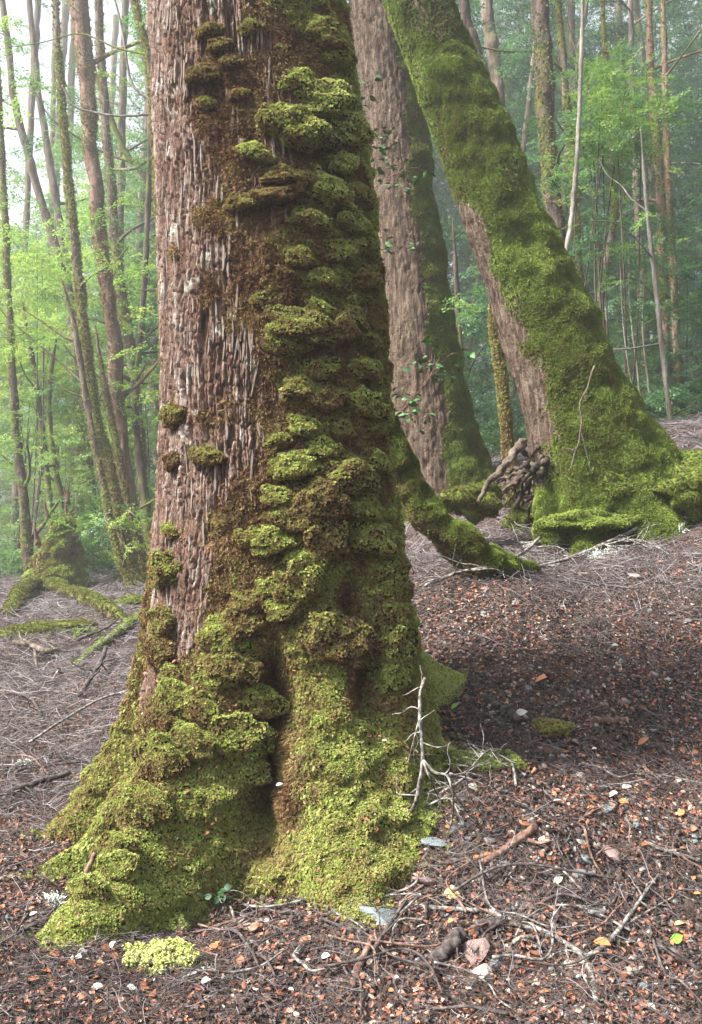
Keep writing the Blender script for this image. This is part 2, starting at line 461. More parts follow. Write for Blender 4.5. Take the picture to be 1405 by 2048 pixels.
def gz(x, y, fine=True):
    x = np.atleast_1d(np.asarray(x, float)); y = np.atleast_1d(np.asarray(y, float))
    z = _w[_n] + _w[_n + 1] * x + _w[_n + 2] * y
    for k in range(_n):
        z = z + _w[k] * tps(np.hypot(x - GC[k, 0], y - GC[k, 1]))
    if fine:
        q = np.stack([x * 1.6, y * 1.6, 0 * x + 3.1], 1)
        z = z + 0.055 * fbm(q, 4) + 0.018 * fbm(q * 7.3, 3)
    return z
def gz1(x, y): return float(gz(x, y)[0])
def gnormal(x, y):
    e = 0.03
    n = np.stack([gz(x - e, y) - gz(x + e, y), gz(x, y - e) - gz(x, y + e), np.full(len(x), 2 * e)], 1)
    return n / np.linalg.norm(n, axis=1)[:, None]

def graded(lo, f0, f1, hi, step, grow):
    a = list(np.arange(f0, f1, step)); s = step
    while a[-1] < hi: s *= grow; a.append(a[-1] + s)
    s = step
    while a[0] > lo: s *= grow; a.insert(0, a[0] - s)
    return np.array(a)
gx = graded(-70, -2.2, 2.6, 70, 0.022, 1.09)
gy = graded(-25, 1.9, 5.4, 90, 0.02, 1.075)
GX, GY = np.meshgrid(gx, gy)
GZ = gz(GX.ravel(), GY.ravel())
GV = np.stack([GX.ravel(), GY.ravel(), GZ], 1)
idx = np.arange(len(GV)).reshape(GX.shape)
GF = np.stack([idx[:-1, :-1], idx[:-1, 1:], idx[1:, 1:], idx[1:, :-1]], -1).reshape(-1, 4)
ground = link('ground', mesh_np('ground', GV, GF, M_GROUND), kind='structure')

def on_ground(px, py):
    """Where the line of sight through a pixel meets the ground."""
    ds = np.concatenate([np.arange(1.6, 8, 0.01), np.arange(8, 40, 0.05)])
    pts = P(px, py, 1.0)
    x = pts[0] * ds; y = ds; z = CAMZ + (pts[2] - CAMZ) * ds
    g = gz(x, y, True)
    k = np.argmax(z < g) if (z < g).any() else len(ds) - 1
    return np.array([x[k], y[k], g[k]])

# ------------------------------------------------------------------ copied sources: tufts, leaves, twigs
def blades(n, up, length, width, seed, rise=0.0, curl=0.25):
    """n pointed leaflets leaning outwards from the origin; up: 0 flat .. 1 upright."""
    rg = np.random.default_rng(seed); V = []; F = []
    for k in range(n):
        a = 2 * np.pi * (k + rg.random() * 0.6) / n * 2.4
        e = up + rg.normal() * 0.22
        d = np.array([np.cos(a) * np.cos(e), np.sin(a) * np.cos(e), np.sin(e)])
        s = np.cross(d, [0, 0, 1.0]); s /= np.linalg.norm(s) + 1e-9
        l = length * (0.7 + 0.6 * rg.random()); b = np.array([0, 0, rise * rg.random()])
        mid = b + d * l * 0.55; tip = b + d * l - np.array([0, 0, curl * l])
        o = len(V)
        V += [b, mid + s * width, tip, mid - s * width]
        F.append([o, o + 1, o + 2, o + 3])
    return np.array(V), np.array(F)

TUFT = src_obj('moss_tuft_source', *blades(13, 0.85, 1.0, 0.17, 1, rise=0.4), M_TUFT)
STAR = src_obj('moss_star_source', *blades(16, 0.9, 1.0, 0.16, 2, rise=0.7, curl=0.4), M_TUFT)
TUFT2 = src_obj('deep_moss_tuft_source', *blades(12, 0.85, 1.0, 0.17, 6, rise=0.4), M_TUFT2)
HANG = src_obj('moss_strand_source', *blades(6, 1.15, 1.0, 0.09, 3, rise=0.0, curl=-0.1), M_TUFT)

def frond(seed):
    """A feathery moss frond lying along +X."""
    rg = np.random.default_rng(seed); V = []; F = []
    n = 8
    for k in range(n):
        t = k / (n - 1); c = np.array([t, 0.08 * math.sin(t * 3), 0.25 * math.sin(t * 2.6)])
        for s in (-1, 1):
            l = 0.34 * (1 - 0.75 * t) + 0.06
            d = np.array([0.55, s * 0.8, 0.12 * rg.normal()]); w = np.array([0.06, 0.0, 0.0])
            o = len(V); tip = c + d * l - np.array([0, 0, 0.06])
            V += [c - w, c + w * 0.6, tip + w * 0.5, tip - w * 0.5]; F.append([o, o + 1, o + 2, o + 3])
    return np.array(V), np.array(F)
FROND = src_obj('moss_frond_source', *frond(5), M_TUFT)

def oval_leaf(bend, seed):
    V = [(-0.5, 0, 0), (-0.2, 0.26, bend), (0.2, 0.27, bend * 1.2), (0.5, 0.02, -bend * .4), (0.22, -0.25, bend * 1.1), (-0.2, -0.26, bend), (0, 0, 0)]
    F = [(0, 6, 2, 1), (6, 3, 3, 2), (0, 5, 4, 6), (6, 4, 3, 3)]
    return np.array(V, float), np.array([(0, 6, 2, 1), (0, 5, 4, 6), (6, 4, 3, 2)])
LEAFS = [src_obj('fallen_leaf_source', *oval_leaf(b, 0), M_LITTER) for b in (0.1, -0.12, 0.22)]

def twig_geo(seed, nb=3, length=1.0, rad=0.011):
    rg = np.random.default_rng(seed); parts = []
    def wob(p, d, l, n=5, w=0.10):
        pts = [p]; 
        for k in range(n - 1):
            d = d + rg.normal(size=3) * np.array([w, w * 2.2, w]); d = d / np.linalg.norm(d)
            pts.append(pts[-1] + d * l / (n - 1))
        return np.array(pts)
    main = wob(np.array([-length / 2, 0, 0]), np.array([1.0, 0, 0.03]), length, 6)
    parts.append(tube(main, np.linspace(rad, rad * 0.45, 6), 4, cap=False))
    for k in range(nb):
        i = rg.integers(1, 5); d = np.array([0.7, rg.choice([-1, 1]) * 0.7, rg.normal() * 0.35]); d /= np.linalg.norm(d)
        b = wob(main[i], d, length * (0.25 + 0.3 * rg.random()), 4)
        parts.append(tube(b, np.linspace(rad * .6, rad * 0.3, 4), 3, cap=False))
    return merge(parts)
TWIGS = [src_obj('twig_source', *twig_geo(s, nb), M_TWIG) for s, nb in ((1, 0), (2, 2), (3, 4), (4, 3))]

def pebble_geo(seed, sub=1, flat=0.6):
    bm = bmesh.new(); bmesh.ops.create_icosphere(bm, subdivisions=sub, radius=1)
    V = np.array([v.co for v in bm.verts]); F = np.array([[v.index for v in f.verts] for f in bm.faces]); bm.free()
    rg = np.random.default_rng(seed)
    # cut facets, then roughen: an angular broken stone
    for k in range(9):
        n = rg.normal(size=3); n /= np.linalg.norm(n); d = 0.55 + 0.3 * rg.random()
        h = V @ n; V = V - np.outer(np.maximum(h - d, 0), n)
    V = V * (1 + 0.10 * fbm(V * 1.7 + seed * 3.1, 3))[:, None]
    V = V * np.array([1.0, 0.65 + 0.3 * rg.random(), flat * (0.7 + 0.5 * rg.random())])
    return V, F
GRAVEL = [src_obj('gravel_source', *pebble_geo(s, 1), M_GRAVEL) for s in (11, 12, 13)]

def spray_geo(seed, nleaf=26, leaf=0.085):
    """A flat leafy beech spray along +X, unit length."""
    rg = np.random.default_rng(seed); V = []; F = []
    stems = [(np.array([0, 0, 0.0]), np.array([1.0, 0, 0]), 1.0)]
    for k in range(5):
        t = 0.15 + 0.15 * k; s = (-1) ** k
        stems.append((np.array([t, 0, 0.02 * rg.normal()]), np.array([0.72, 0.66 * s, 0.12 * rg.normal()]), 0.55 - 0.06 * k))
    for p, d, l in stems:
        d = d / np.linalg.norm(d)
        s = np.cross(d, [0, 0, 1.0]) * 0.006; o = len(V)
        V += [p - s, p + s, p + d * l + s * .4, p + d * l - s * .4]; F.append([o, o + 1, o + 2, o + 3])
        n = max(4, int(nleaf * l / 3.0 * 2.2))
        for j in range(n):
            c = p + d * l * (j + 0.7) / n + rg.normal(size=3) * np.array([.012, .012, .03])
            sd = (-1) ** j
            ld = d * 0.55 + np.cross([0, 0, 1.0], d) * sd * 0.8 + np.array([0, 0, rg.normal() * 0.3]); ld /= np.linalg.norm(ld)
            w = np.cross(ld, [rg.normal() * .3, rg.normal() * .3, 1.0]); w /= np.linalg.norm(w)
            L_ = leaf * (0.7 + 0.6 * rg.random()); o = len(V)
            V += [c, c + ld * L_ * .5 + w * L_ * .33, c + ld * L_, c + ld * L_ * .5 - w * L_ * .33]; F.append([o, o + 1, o + 2, o + 3])
    return np.array(V), np.array(F)
SPRAYS = [src_obj('leaf_spray_source', *spray_geo(s, nl, lf), M_LEAF) for s, nl, lf in ((21, 54, 0.068), (22, 50, 0.074), (23, 60, 0.058))]

# ------------------------------------------------------------------ the big mossy beech
HD = 3.4
K = HD / FPX
hz_t = [-0.3, 0.0, 0.3, 0.62, 0.80, 0.97, 1.14, 1.31, 1.49, 1.83, 2.18, 2.52, 2.81, 4.5, 9.0]
hr_t = [0.60, 0.53, 0.455, 0.43, 0.425, 0.412, 0.398, 0.385, 0.380, 0.372, 0.360, 0.342, 0.327, 0.29, 0.20]
hx_t = [-0.23, -0.24, -0.245, -0.245, -0.245, -0.247, -0.25, -0.256, -0.261, -0.270, -0.292, -0.329, -0.352, -0.5, -0.9]
def hero_axis(z): return np.interp(z, hz_t, hx_t), np.full_like(z, HD)
# roots: angle (0 = towards camera, + = right), reach, decay height, half width, ground height there
ROOTS = [(-80, 0.25, 0.34, 13, 0.05), (-54, 0.29, 0.24, 8.5, 0.0), (-28, 0.60, 0.27, 11.5, -0.02), (19, 0.27, 0.36, 14.5, 0.05), (48, 0.25, 0.36, 21, 0.10),
         (88, 0.13, 0.24, 15, 0.22), (126, 0.40, 0.15, 9, 0.44), (170, 0.35, 0.3, 16, 0.2), (-128, 0.45, 0.28, 14, 0.05)]
def wrapd(a): return (a + 180) % 360 - 180
def hero_r0(th, z):
    """Smooth radius: th degrees, z metres (same-shape arrays)."""
    wob = 9 * noise(np.stack([z * 3.2, 0 * z + 0.5, th * 0.03], 1)) + 5 * noise(np.stack([z * 9, 0 * z + 7.5, th * 0.08], 1))
    t = th + wob
    r = np.interp(z, hz_t, hr_t)
    for a, Lr, h, w, g in ROOTS:
        zz = np.maximum(z - g, -0.12)
        amp = Lr * np.exp(-np.sign(zz) * np.abs(zz / h) ** 1.15)
        ww = w * (1 + 0.8 * np.clip(zz, 0, 1))
        r = r + amp * np.exp(-(wrapd(t - a) / ww) ** 2)
    # clefts: the dark hollow at the front and the fissure to the right of it
    r = r - 0.24 * np.exp(-(wrapd(t - 1) / 6.5) ** 2) * sstep(0.02, 0.2, z) * (1 - sstep(0.45, 0.80, z))
    r = r - 0.10 * np.exp(-(wrapd(t - 33) / 6.0) ** 2) * sstep(0.38, 0.55, z) * (1 - sstep(0.75, 1.02, z))
    r = r - 0.12 * np.exp(-(wrapd(t + 66) / 5.0) ** 2) * (1 - sstep(0.3, 0.75, z)) - 0.07 * np.exp(-(wrapd(t + 43) / 4.0) ** 2) * (1 - sstep(0.2, 0.6, z))
    return r

def hero_moss(th, z, p):
    """Moss cover 0..1 and dead-brown cover 0..1 over the trunk's own angle and height."""
    nb = fbm(p * 3.3 + 5.1, 4); nf = fbm(p * 11 + 9.2, 3)
    bz = [0.2, 0.45, 0.62, 0.80, 0.97, 1.14, 1.31, 1.66, 2.0, 2.35, 2.6, 2.81, 4]
    bt = [-75, -44, -36, -30, -20, -14, 2, 0, 4, 8, 16, 8, 10]
    b = np.interp(z, bz, bt)
    ms = sstep(-12, 10, wrapd(th) - b + 34 * nb + 10 * nf) * (1 - sstep(152, 166, wrapd(th)))
    low = sstep(0.46, 0.30, z + 0.14 * nb)
    left = sstep(-58, -70, wrapd(th) + 12 * nb) * sstep(1.15, 0.75, z + 0.4 * nb)
    ms = np.maximum(np.maximum(ms, low), left)
    br = 0.85 * sstep(-18, 6, wrapd(th) - b * 0.6 + 46 * nf + 30 * nb + 18 * sstep(1.5, 1.8, z) * (1 - sstep(2.4, 2.6, z))) * (1 - sstep(55, 75, wrapd(th))) * sstep(0.9, 1.2, z)
    br = np.clip(br * (0.55 + 1.5 * nb + 0.45 * sstep(1.3, 1.8, z)), 0, 1)
    # higher up the moss is broken into patches, with dead red-brown growth and bark between them
    np_ = fbm(p * np.array([6.5, 6.5, 9.0]) + 13.7, 3)
    hole = sstep(0.06, -0.10, np_ + 0.004 * np.clip(wrapd(th) - 30, -40, 60)) * sstep(0.75, 1.05, z)
    br = np.maximum(br, 0.9 * hole * ms); ms = ms * (1 - 0.92 * hole)
    # bare bark and rot showing inside the clefts
    cle = np.exp(-(wrapd(th - 1) / 9) ** 2) * sstep(0.1, 0.25, z) * (1 - sstep(0.5, 0.75, z))
    cl2 = np.exp(-(wrapd(th - 33) / 8) ** 2) * sstep(0.42, 0.55, z) * (1 - sstep(0.8, 1.0, z))
    c = np.clip(np.maximum(cle, cl2) * 1.3, 0, 1)
    return ms * (1 - c), np.clip(br + c, 0, 1)

def hash2(a, b):
    v = np.sin(a * 127.1 + b * 311.7) * 43758.5453
    return v - np.floor(v)
def plates(s, z, n, f):
    """Shaggy bark: strips of n per metre, broken into lengths of about 1/f metre. Returns edge profile and plate height."""
    o = np.zeros_like(s)
    u = s * n + 1.5 * noise(np.stack([s * 6, z * 3, o], 1)) + 0.8 * noise(np.stack([s * n * 0.3, z * f * 1.3, o + 3], 1)) + 0.25 * noise(np.stack([s * n, z * f * 5, o + 6], 1))
    i = np.floor(u); fu = u - i
    l = z * f * (0.6 + 0.9 * hash2(i, o)) + 9 * hash2(i, o + 1) + 0.5 * noise(np.stack([s * n * .8, z * f, o + 9], 1))
    j = np.floor(l); fl = l - j
    w = 0.10 + 0.22 * hash2(i, j + 5)
    e = sstep(0.02, w, np.minimum(fu, 1 - fu)) * sstep(0.0, 0.07, np.minimum(fl, 1 - fl))
    return e, hash2(i, j) * (0.7 + 0.3 * (1 - fl))

def build_hero():
    root = thing('beech_tree', 'huge mossy tree trunk with flaring roots filling the foreground', 'tree', loc=(-0.24, HD, 0))
    off = np.array([-0.24, HD, 0.0])
    th = np.concatenate([np.linspace(-112, 25, 380, endpoint=False), np.linspace(25, 148, 205, endpoint=False), np.linspace(148, 248, 45, endpoint=False)])
    z = np.concatenate([np.linspace(-0.30, -0.1, 8, endpoint=False), np.linspace(-0.1, 0.5, 170, endpoint=False), np.linspace(0.5, 2.95, 540, endpoint=False), np.linspace(2.95, 9, 30)])
    TH, Z = np.meshgrid(th, z); t = TH.ravel(); zz = Z.ravel()
    r = hero_r0(t, zz)
    ax, ay = hero_axis(zz)
    def pos(r): return np.stack([ax + r * np.sin(np.radians(t)), ay - r * np.cos(np.radians(t)), zz], 1)
    p = pos(r)
    ms, br = hero_moss(t, zz, p)
    # bark: long vertical plates parted by furrows, broken across here and there
    s = np.radians(t) * 0.385
    w = 0.012 * noise(np.stack([s * 9, zz * 5, 0 * s], 1)) + 0.005 * noise(np.stack([s * 30, zz * 22, 0 * s + 4], 1))
    n1 = noise(np.stack([(s + w) * 58, zz * 8.5, 0 * s + 1.5], 1)) + 0.45 * noise(np.stack([(s + w) * 125, zz * 17, 0 * s + 8.5], 1))
    n2 = noise(np.stack([(s + w) * 20, zz * 2.4, 0 * s + 3.5], 1))
    n3 = noise(np.stack([s * 40 + 3, zz * 52 + 8 * n1, 0 * s + 6.5], 1))
    pl = sstep(0.02, 0.20, np.abs(n1)) * sstep(0.0, 0.12, np.abs(n3) + 0.03)
    rough = fbm(np.stack([s * 120, zz * 75, 0 * s], 1), 2)
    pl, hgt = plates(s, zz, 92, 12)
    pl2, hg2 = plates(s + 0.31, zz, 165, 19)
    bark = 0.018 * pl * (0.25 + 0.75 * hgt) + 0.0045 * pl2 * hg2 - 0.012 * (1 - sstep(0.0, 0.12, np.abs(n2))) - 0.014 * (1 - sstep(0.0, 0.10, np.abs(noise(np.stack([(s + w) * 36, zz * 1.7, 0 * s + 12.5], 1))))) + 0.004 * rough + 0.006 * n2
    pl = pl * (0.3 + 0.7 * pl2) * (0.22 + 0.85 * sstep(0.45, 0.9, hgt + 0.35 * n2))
    lump = fbm(p * np.array([9, 9, 13.0]), 3)
    shelf = noise(p * np.array([11, 11, 17.0]) + 31)
    mossd = (0.022 * lump + 0.024 * np.maximum(shelf, 0)) * (1 + 0.9 * sstep(0.7, 0.3, zz)) + 0.030 * np.abs(noise(p * np.array([19, 19, 24.0]) + 3)) + 0.008 * fbm(p * 42, 2)
    brd = 0.012 * lump + 0.012 * fbm(p * np.array([55, 55, 30.0]), 3)
    big = 0.018 * fbm(np.stack([s * 5, zz * 2.0, 0 * s + 2.2], 1), 3)
    mm = np.clip(ms, 0, 1); bb = np.clip(br, 0, 1) * (1 - mm)
    r2 = r + big + mm * mossd + bb * brd + (1 - mm) * (1 - 0.7 * bb) * bark
    p2 = pos(r2)
    # where the flared roots run out over the slope they sink in
    V = p2 - off
    nz, nt = len(z), len(th)
    id_ = np.arange(nz * nt).reshape(nz, nt)
    a = id_[:-1]; b = np.roll(a, -1, 1); d = id_[1:]; c = np.roll(d, -1, 1)
    F = np.stack([a, b, c, d], -1).reshape(-1, 4)
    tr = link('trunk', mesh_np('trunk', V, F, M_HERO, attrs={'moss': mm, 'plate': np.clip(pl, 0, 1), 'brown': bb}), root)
    # ---- moss tufts over the trunk
    above = (p2[:, 2] > gz(p2[:, 0], p2[:, 1]) - 0.02).astype(float)
    vis = ((wrapd(t) > -125) & (wrapd(t) < 168) & (zz < 3.2)).astype(float)
    q, nr, k = face_samples(p2, F, 290000, (np.clip(mm * 1.3 - 0.15, 0, 1)) * above * vis)
    tq = t[F[k, 0]]
    nb = fbm(q * 2.6 + 3.3, 3); nf = fbm(q * 14 + 1.3, 3)
    tint = 0.43 + 0.0022 * np.clip(tq, -40, 110) + 0.42 * nb + 0.40 * nf + 0.10 * nr[:, 2] + 0.17 * rng.normal(size=len(q))
    tint = tint - 0.10 * sstep(0.9, 1.4, q[:, 2]) + 0.22 * sstep(0.75, 0.2, q[:, 2]) + 0.16 * sstep(80, 105, tq)
    tint = tint + 0.22 * sstep(30, 60, tq) * sstep(1.9, 2.3, q[:, 2]) + 0.16 * sstep(62, 85, tq)
    tint = np.clip(tint + 0.16 * np.exp(-((tq + 26) / 16) ** 2) * sstep(0.5, 0.2, q[:, 2]), 0.05, 1.0)  # front-left root tinted yellower, sunlight on it put into the moss colour
    up = nr + np.array([0, 0, 0.35])
    sz = 0.0068 * (0.7 + 0.7 * rng.random(len(q))) * (1 - 0.2 * sstep(0.7, 0.3, q[:, 2]))
    scatter('moss_carpet', q - off + nr * 0.001, rot_to_normal(up, tilt=0.28), sz, tint, TUFT, root)
    # longer feathery fronds on the root aprons
    q, nr, k = face_samples(p2, F, 11000, (mm > 0.6) * above * vis * (zz < 0.75))
    tint = np.clip(0.68 + 0.6 * fbm(q * 5, 3) + 0.05 * rng.normal(size=len(q)), 0.3, 1)
    dn = np.array([[0, 0, -1.0]]) + rng.normal(size=q.shape) * 0.5
    scatter('moss_fronds', q - off + nr * 0.004, rot_to_normal(nr, spin=dn, tilt=0.3), 0.0115 * (0.6 + 0.8 * rng.random(len(q))), tint, FROND, root)
    # dead brown strands hanging on the middle of the trunk
    q, nr, k = face_samples(p2, F, 26000, np.clip(bb * 1.3 + 0.10 * mm - 0.2, 0, 1) * above * vis)
    dn = nr * 0.9 + np.array([0, 0, -0.75])
    scatter('dead_moss_strands', q - off, rot_to_normal(dn, tilt=0.35), 0.014 * (0.6 + 0.9 * rng.random(len(q))), np.clip(0.24 + 0.4 * fbm(q * 9, 2) + 0.07 * rng.normal(size=len(q)), 0, 0.4), HANG, root)
    # ---- cushions: domed shelves of moss standing off the bark
    spots = []
    def C(px, py, w, hgt=0.6): # a cushion seen at this place on the trunk
        zc = CAMZ - (py - 1024) * K
        for _ in range(3):
            rr = float(hero_r0(np.array([0.0]), np.array([max(zc, 0.0)]))[0]) if zc > 0.75 else float(np.interp(zc, hz_t, hr_t)) + 0.10
            cx = float(np.interp(zc, hz_t, hx_t)); s_ = np.clip(((px - 702.5) * K - cx) / rr, -0.985, 0.985)
            dd = HD - rr * math.sqrt(1 - s_ * s_)
            zc = CAMZ - (py - 1024) * dd / FPX
        cx = float(np.interp(zc, hz_t, hx_t))
        # solve the angle whose surface point is seen at px
        ths = np.linspace(-100, 120, 600); rs = hero_r0(ths, np.full(600, zc))
        X = cx + rs * np.sin(np.radians(ths)); Y = HD - rs * np.cos(np.radians(ths))
        sx = 702.5 + X / Y * FPX; ok = np.abs(sx - px); ok = ok + 400 * (Y - Y.min())
        th_ = ths[np.argmin(ok)]
        spots.append((float(th_), zc, w * 0.00155, hgt))
    for a in [(405, 165, 60), (462, 130, 34), (480, 195, 36), (515, 310, 62, .45), (585, 265, 120, .6), (650, 215, 110, .7), (690, 270, 100, .6), (545, 395, 80, .4), (490, 410, 60, .4),
              (610, 365, 60), (655, 390, 90), (560, 355, 60, .5), (620, 445, 70), (525, 605, 36, .8), (680, 330, 60), (600, 660, 120, .5), (675, 665, 80, .7), (570, 690, 70), (720, 560, 70), (735, 500, 60),
              (640, 560, 60), (700, 640, 60), (745, 690, 60), (720, 815, 90), (650, 800, 70), (610, 860, 60), (680, 860, 50), (415, 915, 60, .55), (350, 930, 46, .8), (322, 845, 60, .9), (590, 935, 80), (640, 900, 60),
              (690, 960, 110, .8), (640, 1010, 100, .8), (590, 1040, 80), (560, 1000, 60), (545, 1085, 80), (505, 1080, 60), (640, 1090, 80, 1.1), (610, 1120, 70), (740, 1085, 110, .6), (720, 1020, 80), (770, 1130, 90), (780, 1180, 80, .9),
              (600, 1170, 80, 1.0), (575, 1215, 70), (305, 1140, 70, 1.0), (325, 1060, 40), (300, 1250, 60, 1.0), (295, 1305, 70, 1.1), (320, 1220, 44), (480, 1260, 70, .8), (450, 1285, 80, .8), (470, 1335, 90, .6), (430, 1365, 60),
              (505, 1205, 60), (545, 1175, 50), (510, 1420, 90, .7), (470, 1480, 100, .8), (520, 1510, 90, .9), (500, 1570, 70, .9), (355, 1400, 80, .8), (320, 1440, 80, .9), (285, 1400, 70, .9), (265, 1470, 80, 1.0),
              (700, 1300, 110, .8), (650, 1280, 90, .9), (790, 1245, 80, 1.1), (850, 1290, 80, 1.3), (740, 120, 60), (655, 90, 80), (600, 170, 60, .7), (690, 130, 70), (640, 60, 60), (560, 230, 50), (420, 75, 46), (500, 60, 40),
              (720, 740, 70), (640, 740, 60), (750, 860, 60), (760, 930, 70), (600, 780, 60), (560, 880, 44), (745, 420, 60), (700, 450, 70), (680, 510, 70), (600, 520, 60), (640, 620, 50), (440, 100, 40), (415, 215, 34),
              (275, 1350, 60, 1.0), (255, 1420, 60, 1.0), (235, 1480, 70, .9), (205, 1540, 70, .9), (165, 1580, 70, .8), (140, 1625, 60, .8), (330, 1490, 70, .8), (300, 1560, 80, .7), (245, 1620, 70, .7), (400, 1420, 70, .8), (380, 1480, 80, .7),
              (830, 1350, 70, .9), (860, 1230, 60, 1.2), (835, 1180, 60, 1.2), (900, 1300, 60, .9)]:
        C(*a)
    for k in range(70):       # smaller ones among them
        th_ = rng.uniform(0, 95); zc = rng.uniform(0.85, 2.85)
        spots.append((th_, zc, rng.uniform(0.02, 0.05), rng.uniform(0.5, 1.0)))
    bm = bmesh.new(); bmesh.ops.create_icosphere(bm, subdivisions=3, radius=1)
    SV = np.array([v.co for v in bm.verts]); SF = np.array([[v.index for v in f.verts] for f in bm.faces]); bm.free()
    meshes = []
    for k in range(10):
        v = SV * (1 + 0.75 * fbm(SV * 1.7 + k * 5.7, 3) + 0.22 * fbm(SV * 5 + k, 2))[:, None]
        v[:, 2] *= np.where(v[:, 2] < 0, 0.55, 1.0)      # flatter underneath
        meshes.append((v, mesh_np('moss_cushion', v, SF, M_CUSHION)))
    allq, alln, allt, alls = [], [], [], []
    for i, (th_, zc, wd, hg) in enumerate(spots):
        v, me = meshes[i % 10]
        rr = float(hero_r0(np.array([th_]), np.array([zc]))[0]); a = math.radians(th_)
        cx = float(np.interp(zc, hz_t, hx_t))
        nrm = Vector((math.sin(a), -math.cos(a), 0)); tan = Vector((math.cos(a), math.sin(a), 0)); upv = Vector((0, 0, 1))
        pnt = Vector((cx, HD, zc)) + nrm * (rr + wd * 0.05)
        Mx = Matrix((tan, nrm, upv)).transposed()
        Mx = Mx @ Matrix.Rotation(rng.uniform(-0.35, 0.35), 3, 'Y') @ Matrix.Rotation(-0.35, 3, 'X') @ Matrix.Diagonal((wd * 0.60, wd * (0.46 if zc > 0.6 else 0.30), wd * hg * 0.60))
        o = link('moss_cushion', me, root)
        loc = pnt - Vector(off)
        o.matrix_local = Matrix.Translation(loc) @ Mx.to_4x4()
        A = np.array(Mx); nv = max(70, int(200000 * wd * wd)); nv = int(min(nv, 3200))
        f = SF[rng.integers(0, len(SF), nv)]; u = rng.random((nv, 2)); fl = u.sum(1) > 1; u[fl] = 1 - u[fl]
        loc_v = v[f[:, 0]] + u[:, :1] * (v[f[:, 1]] - v[f[:, 0]]) + u[:, 1:] * (v[f[:, 2]] - v[f[:, 0]])
        nn = np.cross(v[f[:, 1]] - v[f[:, 0]], v[f[:, 2]] - v[f[:, 0]]) @ np.linalg.inv(A)
        nn /= np.linalg.norm(nn, axis=1)[:, None] + 1e-9
        wp = loc_v @ A.T + np.array(loc)
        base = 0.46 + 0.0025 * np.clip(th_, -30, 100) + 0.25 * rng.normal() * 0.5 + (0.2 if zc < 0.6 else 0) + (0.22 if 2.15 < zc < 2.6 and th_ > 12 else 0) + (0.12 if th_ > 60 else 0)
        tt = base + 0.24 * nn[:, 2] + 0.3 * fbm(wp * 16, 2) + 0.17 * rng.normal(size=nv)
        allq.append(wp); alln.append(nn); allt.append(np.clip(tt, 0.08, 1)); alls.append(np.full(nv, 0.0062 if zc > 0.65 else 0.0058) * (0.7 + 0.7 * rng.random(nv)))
    q = np.vstack(allq); nn = np.vstack(alln)
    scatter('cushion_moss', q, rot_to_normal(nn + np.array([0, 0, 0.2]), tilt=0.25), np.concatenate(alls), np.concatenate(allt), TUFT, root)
    # ---- raised bark flakes on the bare side
    fl = []
    for k in range(6):
        rg = np.random.default_rng(50 + k); n = 7
        zc = np.linspace(-0.5, 0.5, n); wv = 0.5 * (1 - np.abs(zc * 2) ** 3 * 0.75) * (0.8 + 0.4 * rg.random(n)); xo = np.cumsum(rg.normal(size=n)) * 0.10
        V_ = []; F_ = []
        for j in range(n):
            V_ += [(xo[j] - wv[j], -0.35, zc[j]), (xo[j] - wv[j] * .75, 0.5 + .2 * rg.random(), zc[j]), (xo[j] + wv[j] * .75, 0.5 + .2 * rg.random(), zc[j]), (xo[j] + wv[j], -0.35, zc[j])]
            if j:
                o = 4 * (j - 1)
                for e in range(3): F_.append((o + e, o + e + 1, o + e + 5, o + e + 4))
        F_ += [(0, 3, 2, 1), (4 * n - 4, 4 * n - 3, 4 * n - 2, 4 * n - 1)]
        fl.append(mesh_np('bark_flake', np.array(V_), np.array(F_)[:, ::-1], M_FLAKE, smooth=False))
    made = 0
    while made < 230:
        th_ = rng.uniform(-100, 12); zc = rng.uniform(0.42, 2.92)
        pt = np.array([th_]), np.array([zc]); rr = float(hero_r0(*pt)[0]); a = math.radians(th_); cx = float(np.interp(zc, hz_t, hx_t))
        pp = np.array([[cx + rr * math.sin(a), HD - rr * math.cos(a), zc]])
        m_, b_ = hero_moss(pt[0], pt[1], pp)
        if m_[0] > 0.25 or rng.random() < b_[0] * 0.8: continue
        sarr = math.radians(th_) * 0.385
        rr += 0.018 * float(fbm(np.array([[sarr * 5, zc * 2.0, 2.2]]), 3)[0])
        nrm = Vector((math.sin(a), -math.cos(a), 0)); tan = Vector((math.cos(a), math.sin(a), 0))
        Mx = Matrix((tan, nrm, Vector((0, 0, 1)))).transposed() @ Matrix.Rotation(rng.normal() * 0.07, 3, 'Y') @ Matrix.Rotation(rng.normal() * 0.05, 3, 'X')
        Mx = Mx @ Matrix.Diagonal((rng.uniform(0.005, 0.012), rng.uniform(0.006, 0.011), rng.uniform(0.03, 0.12)))
        o = link('bark_flake', fl[made % 6], root)
        o.matrix_local = Matrix.Translation(Vector((cx, HD, zc)) + nrm * (rr + 0.006) - Vector(off)) @ Mx.to_4x4()
        made += 1
    return root
hero = build_hero()

